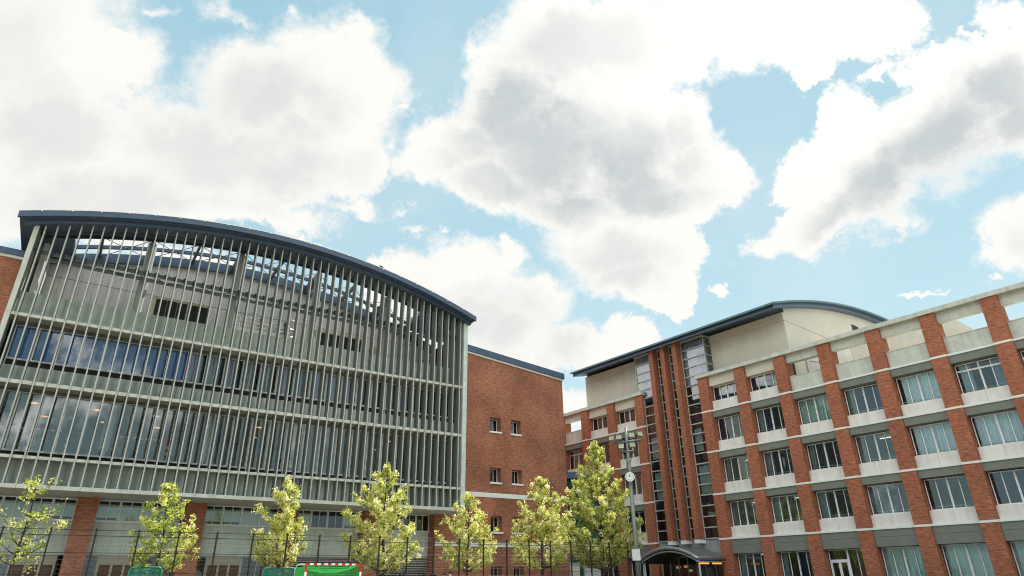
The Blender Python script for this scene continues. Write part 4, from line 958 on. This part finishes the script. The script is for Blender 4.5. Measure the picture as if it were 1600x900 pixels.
def make_person(frame, loc, label, shirt, hair, H_=1.7, rot=0.0, group=None, arm=0.0):
    t = thing('person', label, 'person', frame, loc, group); t.rotation_euler = (0, 0, frame.rot + rot); k = H_ / 1.7
    V = [(0, 0, .93), (0, 0, 1.10), (0, 0, 1.28), (0, .0, 1.42), (0, -.005, 1.47), (0, -.01, 1.53), (0, -.012, 1.60), (0, -.008, 1.66)]
    Rr = [(.145, .10), (.13, .095), (.155, .105), (.13, .08), (.052, .055), (.062, .075), (.072, .09), (.05, .065)]
    E = [(0, 1), (1, 2), (2, 3), (3, 4), (4, 5), (5, 6), (6, 7)]
    for s in (-1, 1):
        b0 = len(V); V += [(s * .165, 0, 1.39), (s * .205, .01, 1.30), (s * (.235 + .02 * arm), .03, 1.12), (s * .235, -.02 - .1 * arm, .90 + .08 * arm), (s * .235, -.035 - .12 * arm, .83 + .1 * arm)]
        Rr += [.058, .052, .042, .031, .036]; E += [(3, b0)] + [(b0 + i, b0 + i + 1) for i in range(4)]
        h0 = len(V)
        for q, (dx, dl) in enumerate(((-.025, .068), (-.008, .078), (.009, .074), (.025, .06))):
            V += [(s * .235 + dx * .3, -.04 - .12 * arm + dx, .80 + .1 * arm), (s * .232, -.052 - .12 * arm + dx, .80 - dl + .1 * arm)]; Rr += [.0095, .008]; E += [(b0 + 4, len(V) - 2), (len(V) - 2, len(V) - 1)]
        V += [(s * .225, -.075 - .12 * arm, .80 + .1 * arm), (s * .22, -.085 - .12 * arm, .76 + .1 * arm)]; Rr += [.011, .009]; E += [(b0 + 4, len(V) - 2), (len(V) - 2, len(V) - 1)]
        l0 = len(V); V += [(s * .085, 0, .88), (s * .10, -.005, .70), (s * .105, -.01, .49), (s * .108, .01, .28), (s * .11, .02, .09), (s * .115, -.04, .04), (s * .12, -.14, .03)]
        Rr += [.095, .08, .058, .052, .04, .042, .034]; E += [(0, l0)] + [(l0 + i, l0 + i + 1) for i in range(6)]
    V = [(x * k, y * k, z * k) for x, y, z in V]; Rr = [tuple(q * k for q in r) if hasattr(r, '__len__') else r * k for r in Rr]
    skin_mesh('body', V, E, Rr, 0, SKIN, t)
    # clothing, a little proud of the body
    cv = [(0, 0, .86), (0, 0, 1.0), (0, 0, 1.12), (0, 0, 1.28), (0, 0, 1.41)]; cr = [(.165, .125), (.16, .12), (.15, .115), (.175, .125), (.14, .095)]; ce = [(0, 1), (1, 2), (2, 3), (3, 4)]
    for s in (-1, 1):
        b0 = len(cv); cv += [(s * .168, 0, 1.385), (s * .207, .01, 1.29), (s * .228, .025, 1.16)]; cr += [.075, .07, .064]; ce += [(4, b0), (b0, b0 + 1), (b0 + 1, b0 + 2)]
    skin_mesh('shirt', [(x * k, y * k, z * k) for x, y, z in cv], ce, [tuple(q * k for q in r) if hasattr(r, '__len__') else r * k for r in cr], 0, shirt, t)
    cv = [(0, 0, .95), (0, 0, .90)]; cr = [(.155, .118), (.155, .118)]; ce = [(0, 1)]
    for s in (-1, 1):
        b0 = len(cv); cv += [(s * .088, 0, .84), (s * .10, -.005, .68), (s * .105, -.01, .49), (s * .108, .01, .28), (s * .11, .02, .11)]; cr += [.108, .096, .076, .07, .066]; ce += [(1, b0)] + [(b0 + i, b0 + i + 1) for i in range(4)]
    skin_mesh('trousers', [(x * k, y * k, z * k) for x, y, z in cv], ce, [tuple(q * k for q in r) if hasattr(r, '__len__') else r * k for r in cr], 0, TROU, t)
    # hair cap with a fringe and shaggy rim, face features
    b = MB(); nu, nv = 18, 8
    def hp(u, v):
        th = 2 * pi * u / nu; fr = max(0, cos(th + pi / 2)); ph = (pi / 2 * 1.3 - .62 * fr) * v / nv
        return Vector((.092 * sin(ph) * cos(th), .01 + .112 * sin(ph) * sin(th), 1.612 + .108 * cos(ph) + .006 * sin(u * 2.3) * (v == nv))) * k
    for u in range(nu):
        for v in range(nv):
            b.face([hp(u, v), hp(u, v + 1), hp((u + 1) % nu, v + 1), hp((u + 1) % nu, v)], 0, True)
    b.build('hair', hair, t)
    b = MB()
    for s in (-1, 1): b.tube([(s * .03 * k, -.098 * k, 1.595 * k), (s * .03 * k, -.106 * k, 1.595 * k)], .009 * k, 6)
    b.tube([(-.022 * k, -.094 * k, 1.535 * k), (0, -.099 * k, 1.532 * k), (.022 * k, -.094 * k, 1.535 * k)], .005 * k, 5); b.build('eyes_and_mouth', HAIR, t)
    b = MB(); b.tube([(0, -.092 * k, 1.60 * k), (0, -.118 * k, 1.562 * k), (0, -.09 * k, 1.555 * k)], [.006 * k, .014 * k, .01 * k], 6)
    for s in (-1, 1): b.tube([(s * .082 * k, .0, 1.60 * k), (s * .09 * k, .012 * k, 1.59 * k), (s * .083 * k, .008 * k, 1.55 * k)], [.012 * k, .018 * k, .01 * k], 6)
    b.build('nose_and_ears', SKIN, t)
    return t
def at_az(azd, d): return (d * sin(radians(azd)), d * cos(radians(azd)), 0.0)
""" heads just above the lower edge of the picture """
PPL = [(704, 893.0, 27.0, 1.66, 1, 'person with short black hair standing rightmost and tallest in the row, face partly seen'),
       (694.6, 896.0, 27.2, 1.60, 2, 'black-haired person standing just left of the tallest head in the row'),
       (625.5, 897.2, 28.0, 1.56, 0, 'dark-haired person leftmost in the row of heads at the fence'),
       (632.5, 896.8, 28.3, 1.58, 3, 'person with brown-black hair second from the left in the row of heads'),
       (656.6, 898.2, 28.0, 1.54, 1, None), (662.3, 897.6, 28.6, 1.56, 0, None), (668.5, 896.8, 28.2, 1.58, 2, None), (674, 897.4, 28.9, 1.58, 1, None), (680, 898.0, 28.3, 1.55, 0, None)]
def px_ray(x, y):
    d = r2 * (x - 800) - u2 * (y - 450) + fw * 996.26; return d
for i, (x, y, dist, H_, sh, lab) in enumerate(PPL):
    d = px_ray(x, y); hd = sqrt(d.x ** 2 + d.y ** 2); p = (d.x / hd * dist, d.y / hd * dist, 0)
    make_person(FW, p, lab or 'person with dark hair in the tight cluster of heads left of the tree', SHIRTS[sh], HAIR if i % 3 else HAIRB, CAM_H + d.z / hd * dist + .0, rot=(0.5 * (i % 4) - .7) + (pi if i in (2, 5) else 0), group='row of people in front of the fence', arm=(i % 3) * .5)
src = None
for i, x in enumerate((9.2, 10.5, 11.2, 12.6, 13.5, 15.2, 16.6, 18.0)):
    make_person(FL, (x, 49.4 + .25 * (i % 3), 8.1), 'person in a white shirt standing inside the hall at the window' if i == 4 else 'person in dark clothes standing inside the hall behind the middle windows', SHIRTS[0] if i == 4 else SHIRTS[1 if i % 2 else 2], HAIR, 1.60 + .04 * (i % 4), rot=.6 * (i % 3) - .5, group='people standing inside the hall')

# ---------------------------------------------------------------- fence
FD = 38.0; FM = mat('dark_fence_steel', (0.030, 0.024, 0.022), 0.55, 0.3)
OF = (14.0, FD, 0.0)
fence = thing('mesh_fence', 'tall dark wire fence with slim posts running in front of the tree row', 'fence', FL, OF)
P0, SP = -1.95, 1.8045
for k in range(-4, 22):
    x = P0 + SP * k
    b = MB(OF); b.box(x - .035, x + .035, FD - .035, FD + .035, 0, 3.58)
    for z in (.7, 1.6, 2.5, 3.25, 3.5): b.box(x - .06, x + .06, FD - .05, FD + .05, z - .025, z + .025)
    b.build('post', FM, fence)
xa, xb = P0 - 4 * SP, P0 + 21 * SP
for z in (3.5, 3.25, 2.5, 1.6, .7, .12):
    b = MB(OF); b.tube([(xa, FD, z), (xb, FD, z)], .016, 6); b.build('rail', FM, fence)
WIRE = mat('galvanised_wire', (0.13, 0.12, 0.115), 0.5, 0.4)
b = MB(OF)
z = .2
while z < 3.5: b.tube([(xa, FD + .02, z), (xb, FD + .02, z)], .0055, 3, cap=False); z += .2
x = xa
while x < xb: b.tube([(x, FD + .02, .1), (x, FD + .02, 3.5)], .0035, 3, cap=False); x += .15
b.build('wire_net', WIRE, fence)

# ---------------------------------------------------------------- outdoor goal and net cages
d = px_ray(523, 880); hd = sqrt(d.x ** 2 + d.y ** 2); q = 33.6
gx, gy = d.x / hd * q, d.y / hd * q
handball_goal('red and white striped goal with a bright green net in front of the fence', FW, (gx, gy), 0.0, NETG, CREAMT, .05, .0075, .28, 1.0, rotx=radians(47)).scale = (.95, .95, .95)
def cage(px0, px1, dist, top, label):
    d0, d1 = px_ray(px0, 886), px_ray(px1, 886)
    a = Vector((d0.x, d0.y, 0)); c = Vector((d1.x, d1.y, 0)); a = a * (dist / a.length); c = c * (dist / c.length); m_ = (a + c) / 2; w_ = (c - a).length / 2
    t = thing('net_cage', label, 'net cage', FW, tuple(m_), 'green net cages by the fence'); t.rotation_euler = (0, 0, math.atan2((c - a).y, (c - a).x))
    b = MB(); r = .025; f = .12
    for y in (0, .9): b.tube([(-w_ - f, y, .05), (-w_, y, top - .14), (-w_ + .05, y, top - .04), (-w_ + .14, y, top), (w_ - .14, y, top), (w_ - .05, y, top - .04), (w_, y, top - .14), (w_ + f, y, .05)], r, 8)
    for x in (-w_ + .1, w_ - .1): b.tube([(x, 0, top - .01), (x, .9, top - .01)], r, 8)
    for x in (-w_ - f, w_ + f): b.tube([(x, 0, .05), (x, .9, .05)], r, 8)
    b.build('tube_frame', GRN, t)
    b = MB(); nu = int(2 * w_ / .05); nv = int(top / .05)
    for y in (0, .9): netpanel(b, (-w_, y, top), (w_, y, top), (w_ + f, y, .05), (-w_ - f, y, .05), nu, nv, .007)
    for s in (-1, 1): netpanel(b, (s * w_, 0, top), (s * w_, .9, top), (s * (w_ + f), .9, .05), (s * (w_ + f), 0, .05), 16, nv, .007)
    netpanel(b, (-w_, 0, top), (w_, 0, top), (w_, .9, top), (-w_, .9, top), nu, 16, .007); b.build('net', NETD, t)
cage(203.5, 254, 36.0, 1.84, 'small green-framed net cage standing alone by the fence under the second tree')
cage(412.5, 462, 36.9, 1.80, 'green net cage half hidden behind the striped goal')

# ---------------------------------------------------------------- floodlight pole with clock
PD = 38.1; OP = (36.95, PD, 0.0); POLE = mat('galvanised_pole', (0.25, 0.285, 0.27), 0.45, 0.3, var=0.1, vscale=1.5, streak=0.2)
t = thing('floodlight_pole', 'tall grey floodlight pole with six lamps at its top and a round clock halfway up', 'floodlight', FL, OP); t.rotation_euler = (0, 0, -radians(10))
def to(): return MB()
b = to(); b.tube([(0, 0, 0), (0, 0, 5.5), (0, 0, 10.9), (0, 0, 12.4)], [.20, .165, .125, .105], 14)
for z, r in ((3.1, .215), (6.4, .178), (9.0, .152)): b.tube([(0, 0, z), (0, 0, z + .12)], r, 14)
b.build('pole', POLE, t)
CROSS = mat('blue_grey_crossarm', (0.13, 0.17, 0.18), 0.5, 0.3)
for x0, x1, za, zb_ in ((-1.12, 1.12, 11.15, 11.30), (-.50, .52, 10.45, 10.45)):
    b = to(); b.tube([(x0, -.16, za), (x1, -.16, zb_)], .06, 8); b.tube([(x0, .16, za), (x1, .16, zb_)], .05, 8)
    for x in (x0, 0, x1): b.box(x - .04, x + .04, -.2, .2, (za + zb_) / 2 - .06 + (zb_ - za) * x / (x1 - x0), (za + zb_) / 2 + .06 + (zb_ - za) * x / (x1 - x0))
    b.build('crossarm', CROSS, t)
b = to(); b.tube([(-.45, -.12, 10.4), (-.08, -.12, 9.5)], .035, 6); b.tube([(.45, -.12, 10.4), (.08, -.12, 9.5)], .035, 6); b.tube([(-.14, -.15, 9.55), (-.18, -.17, 9.2), (-.05, -.19, 8.9)], .05, 6); b.build('stay', CROSS, t)
LENS = mat('yellow_green_lamp_lens', (0.40, 0.43, 0.22), 0.15, 0.0, spec=0.6); HOUS = mat('lamp_housing', (0.22, 0.25, 0.24), 0.5, 0.2)
for x, z, yaw in ((-1.2, 11.48, .45), (-.62, 11.53, .25), (.40, 11.66, -.1), (1.06, 11.72, -.5), (-.48, 10.80, .1), (.40, 10.88, -.1)):
    Mx = Matrix.Translation((x, -.25, z)) @ Matrix.Rotation(-yaw, 4, 'Z') @ Matrix.Rotation(radians(-28), 4, 'X')
    b = MB(); b.box(-.24, .24, -.10, .05, -.23, .23); b.box(-.27, .27, -.17, -.101, .231, .26); b.box(-.16, .16, .051, .2, -.16, .16); b.v = [Mx @ (v * .86) for v in b.v]; h_ = b.build('floodlight', HOUS, t)
    b = MB(); b.box(-.215, -.018, -.112, -.1015, -.205, -.018); b.box(.018, .215, -.112, -.1015, -.205, -.018); b.box(-.215, -.018, -.112, -.1015, .018, .205); b.box(.018, .215, -.112, -.1015, .018, .205); b.v = [Mx @ (v * .86) for v in b.v]; b.build('lens', LENS, h_)
    b = MB(); b.tube([(-.27, .0, 0), (-.27, .06, -.36), (.27, .06, -.36), (.27, 0, 0)], .02, 6); b.v = [Mx @ (v * .86) for v in b.v]; b.build('yoke', CROSS, h_)
zc = 8.42
b = to(); b.tube([(0, -.42, zc), (0, -.36, zc), (0, -.30, zc)], [.36, .36, .33], 32); cf = b.build('clock', mat('clock_rim', (.72, .72, .70), .5), t)
b = to(); b.tube([(0, -.425, zc), (0, -.421, zc)], .315, 32); b.build('clock_face', mat('clock_face', (.66, .69, .66), .5), cf)
b = to()
for i in range(12):
    a = 2 * pi * i / 12; L0, L1 = (.22, .29); 
    P = [Vector((sin(a) * L0, 0, cos(a) * L0)), Vector((sin(a) * L1, 0, cos(a) * L1))]; b.tube([(P[0].x, -.43, zc + P[0].z), (P[1].x, -.43, zc + P[1].z)], .016, 4)
b.build('hour_mark', STEEL_D, cf)
b = to()
for a, L_, r in ((radians(-2), .12, .024), (radians(-26), .20, .016)): b.tube([(0, -.436, zc), (sin(a) * L_, -.436, zc + cos(a) * L_)], r, 5)
b.tube([(0, -.445, zc), (0, -.428, zc)], .04, 10); b.build('clock_hands', STEEL_D, cf)
b = to(); b.box(-.08, .08, -.36, -.16, zc - .5, zc - .37); b.tube([(0, -.3, zc - .62), (0, -.2, zc - .55)], [.08, .05], 8); b.build('clock_bracket', CROSS, t)
b = to(); b.box(-.34, .26, -.46, -.2, 2.35, 3.15); bx = b.build('control_box', LOCK, t)
b = to(); b.box(-.36, .28, -.48, -.19, 3.151, 3.19); b.build('lid', CROSS, bx)
b = to(); b.tube([(-.1, -.3, 2.34), (-.12, -.3, 2.1), (.0, -.27, 1.7), (.02, -.27, .1)], .04, 6); b.tube([(.14, -.3, 2.34), (.2, -.25, 2.0), (.16, -.22, .1)], .035, 6); b.build('cable_duct', CROSS, t)

# ---------------------------------------------------------------- bird on the roof
ox = 18.0; OB = (ox, 46.1, rtop(ox) + .09)
t = thing('bird', 'small dark bird perched on the curved roof edge of the sports hall', 'bird', FL, OB)
BIRD = mat('dark_feathers', (.03, .026, .022), .7)
me = skin_mesh('body', [(.0, 0, .12), (-.11, 0, .16), (-.17, 0, .22), (-.22, 0, .235), (.14, 0, .09), (.26, 0, .05)], [(0, 1), (1, 2), (2, 3), (0, 4), (4, 5)], [(.075, .085), (.06, .07), (.04, .045), (.012, .012), (.05, .03), (.035, .012)], 0, BIRD, t)
b = MB()
for s in (-1, 1): b.tube([(0, s * .03, .07), (0.0, s * .03, 0)], .008, 5)
b.build('legs', BIRD, t)

# ---------------------------------------------------------------- trees
BARK = mat('dark_bark', (0.045, 0.034, 0.026), 0.95, var=0.35, vscale=6)
def leaf_mat(name, g0, g1, g2):
    m = bpy.data.materials.new(name); m.use_nodes = True; nt = m.node_tree; N = nt.nodes; L = nt.links; N.clear()
    o = N.new('ShaderNodeOutputMaterial'); at = N.new('ShaderNodeAttribute'); at.attribute_name = 'leaf_tone'
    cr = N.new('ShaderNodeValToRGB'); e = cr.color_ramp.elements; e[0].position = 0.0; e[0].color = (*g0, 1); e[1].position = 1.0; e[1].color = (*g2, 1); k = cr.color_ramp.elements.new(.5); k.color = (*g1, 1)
    L.new(at.outputs['Fac'], cr.inputs[0])
    df = N.new('ShaderNodeBsdfDiffuse'); tl = N.new('ShaderNodeBsdfTranslucent'); L.new(cr.outputs[0], df.inputs[0]); L.new(cr.outputs[0], tl.inputs[0])
    gl = N.new('ShaderNodeBsdfGlossy'); gl.inputs['Roughness'].default_value = .45
    m1 = N.new('ShaderNodeMixShader'); m1.inputs[0].default_value = .55; L.new(df.outputs[0], m1.inputs[1]); L.new(tl.outputs[0], m1.inputs[2])
    m2 = N.new('ShaderNodeMixShader'); m2.inputs[0].default_value = .06; L.new(m1.outputs[0], m2.inputs[1]); L.new(gl.outputs[0], m2.inputs[2]); L.new(m2.outputs[0], o.inputs[0])
    return m
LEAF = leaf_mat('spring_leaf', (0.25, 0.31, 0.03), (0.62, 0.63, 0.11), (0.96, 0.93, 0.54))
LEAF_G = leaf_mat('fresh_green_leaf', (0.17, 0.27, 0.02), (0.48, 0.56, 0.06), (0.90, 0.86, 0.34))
def tree(s, Ht, wl, wr, zb, dens, seed, label, leafm, trunk_r, shape, gaps=0.0, yy=41.0, nl=26):
    rg = random.Random(seed); o_ = (s, yy, 0.0); t = thing('street_tree', label, 'tree', FL, o_, 'young trees behind the fence'); t.rotation_euler = (0, 0, FL.rot)
    tr = MB(); lean = rg.uniform(-.1, .1); top = Ht - .25
    def axis(z): return Vector((lean * z / Ht + .08 * sin(z * 1.1 + seed), .06 * cos(z * .9 + seed), z))
    zs = [top * i / 14 for i in range(15)]
    tr.tube([axis(z) for z in zs], [max(.012, trunk_r * (1 - z / top) ** .8 + .01) for z in zs], 9)
    clusters = []
    def prof(f):      # crown half width at height fraction f of the crown
        return shape(f)
    zc0 = zb
    for i in range(nl):
        f = (i + rg.random()) / nl; z = zc0 + (Ht - zc0) * f ** 1.05 * .97; a = i * 2.399 + rg.uniform(-.4, .4)
        R = (wl if cos(a) < 0 else wr); R = (R * abs(cos(a)) + (wl + wr) / 2 * abs(sin(a))) / (abs(cos(a)) + abs(sin(a))) * prof(f) * rg.uniform(.72, 1.06)
        rise = R * rg.uniform(.45, .9); zs0 = max(zb * .72, z - rise)
        p0 = axis(zs0); p3 = Vector((cos(a) * R, sin(a) * R, z)) + Vector((axis(z).x, axis(z).y, 0)); mid = p0.lerp(p3, .5) + Vector((0, 0, -.08 * R + rg.uniform(-.05, .05)))
        r0 = trunk_r * .5 * (1 - f * .7); pts = [p0, p0.lerp(mid, .55) + Vector((rg.uniform(-.05, .05), rg.uniform(-.05, .05), 0)), mid, mid.lerp(p3, .55), p3]
        tr.tube(pts, [r0, r0 * .8, r0 * .6, r0 * .4, .006], 5, cap=False)
        m_ = max(3, int(R / .28))
        for k in range(m_):
            u = .28 + .72 * (k + rg.random()) / m_; base = p0.lerp(mid, min(1, u * 2)) if u < .5 else mid.lerp(p3, (u - .5) * 2)
            for h in range(2):
                dv = Vector((rg.gauss(0, 1), rg.gauss(0, 1), rg.gauss(1.0, .9))).normalized() * rg.uniform(.2, .66) * (1.15 - .5 * f)
                q = base + dv; tr.tube([base, base.lerp(q, .5) + Vector((0, 0, .03)), q], [r0 * .22 + .004, .006, .003], 3, cap=False); clusters += [base.lerp(q, .55), q]
            clusters.append(base)
        clusters += [p3, p3 + Vector((0, 0, .15))]
    for k in range(6): clusters.append(axis(top) + Vector((rg.gauss(0, .06), rg.gauss(0, .06), .05 * k - .1)))
    trunk = tr.build('trunk', BARK, t)
    V = []; F = []; tones = []
    for c in clusters:
        rad = sqrt((c.x - axis(c.z).x) ** 2 + (c.y - axis(c.z).y) ** 2)
        if rg.random() < gaps + .10 or (rad < .32 and c.z < Ht * .8 and rg.random() < .7): continue
        out = sqrt(c.x ** 2 + c.y ** 2) / (max(wl, wr) + .01); ca = rg.gauss(.5, .30) + .16 * (out - .5) + .14 * (c.z / Ht - .5)  # tone gets paler towards the outside and top of the crown
        for k in range(max(2, int(rg.gauss(dens * 2.0, dens * .9)))):
            p = c + Vector((rg.gauss(0, .085), rg.gauss(0, .085), rg.gauss(.02, .085))); sz = rg.uniform(.038, .078)
            nrm = Vector((rg.gauss(0, 1), rg.gauss(0, 1), rg.gauss(.35, .8))).normalized(); a1 = nrm.orthogonal().normalized(); a1 = (Matrix.Rotation(rg.uniform(0, 6.28), 3, nrm) @ a1); a2 = nrm.cross(a1)
            i0 = len(V); V += [p - a1 * sz * 1.25, p + a2 * sz * .62 + nrm * sz * .2, p + a1 * sz * 1.25, p - a2 * sz * .62 + nrm * sz * .2]; F.append((i0, i0 + 1, i0 + 2, i0 + 3)); tone = min(1, max(0, ca + rg.gauss(0, .22))); tones += [tone] * 4
    me = bpy.data.meshes.new('crown'); me.from_pydata([tuple(v) for v in V], [], F); me.materials.append(leafm)
    at = me.attributes.new('leaf_tone', 'FLOAT', 'POINT'); at.data.foreach_set('value', tones)
    c_ = bpy.data.objects.new('crown', me); COL.objects.link(c_); c_.parent = t
    return t
egg = lambda f: (max(0.0, sin(pi * min(1, (f * .86 + .14) ** .72))) ** .75) * .98 + .06
cone = lambda f: (min(1.0, .55 + f * 2.2) if f < .22 else (1 - ((f - .22) / .78) ** 1.25)) * .97 + .05
loose = lambda f: .55 + .45 * sin(pi * (f + .1)) if f < .8 else .4
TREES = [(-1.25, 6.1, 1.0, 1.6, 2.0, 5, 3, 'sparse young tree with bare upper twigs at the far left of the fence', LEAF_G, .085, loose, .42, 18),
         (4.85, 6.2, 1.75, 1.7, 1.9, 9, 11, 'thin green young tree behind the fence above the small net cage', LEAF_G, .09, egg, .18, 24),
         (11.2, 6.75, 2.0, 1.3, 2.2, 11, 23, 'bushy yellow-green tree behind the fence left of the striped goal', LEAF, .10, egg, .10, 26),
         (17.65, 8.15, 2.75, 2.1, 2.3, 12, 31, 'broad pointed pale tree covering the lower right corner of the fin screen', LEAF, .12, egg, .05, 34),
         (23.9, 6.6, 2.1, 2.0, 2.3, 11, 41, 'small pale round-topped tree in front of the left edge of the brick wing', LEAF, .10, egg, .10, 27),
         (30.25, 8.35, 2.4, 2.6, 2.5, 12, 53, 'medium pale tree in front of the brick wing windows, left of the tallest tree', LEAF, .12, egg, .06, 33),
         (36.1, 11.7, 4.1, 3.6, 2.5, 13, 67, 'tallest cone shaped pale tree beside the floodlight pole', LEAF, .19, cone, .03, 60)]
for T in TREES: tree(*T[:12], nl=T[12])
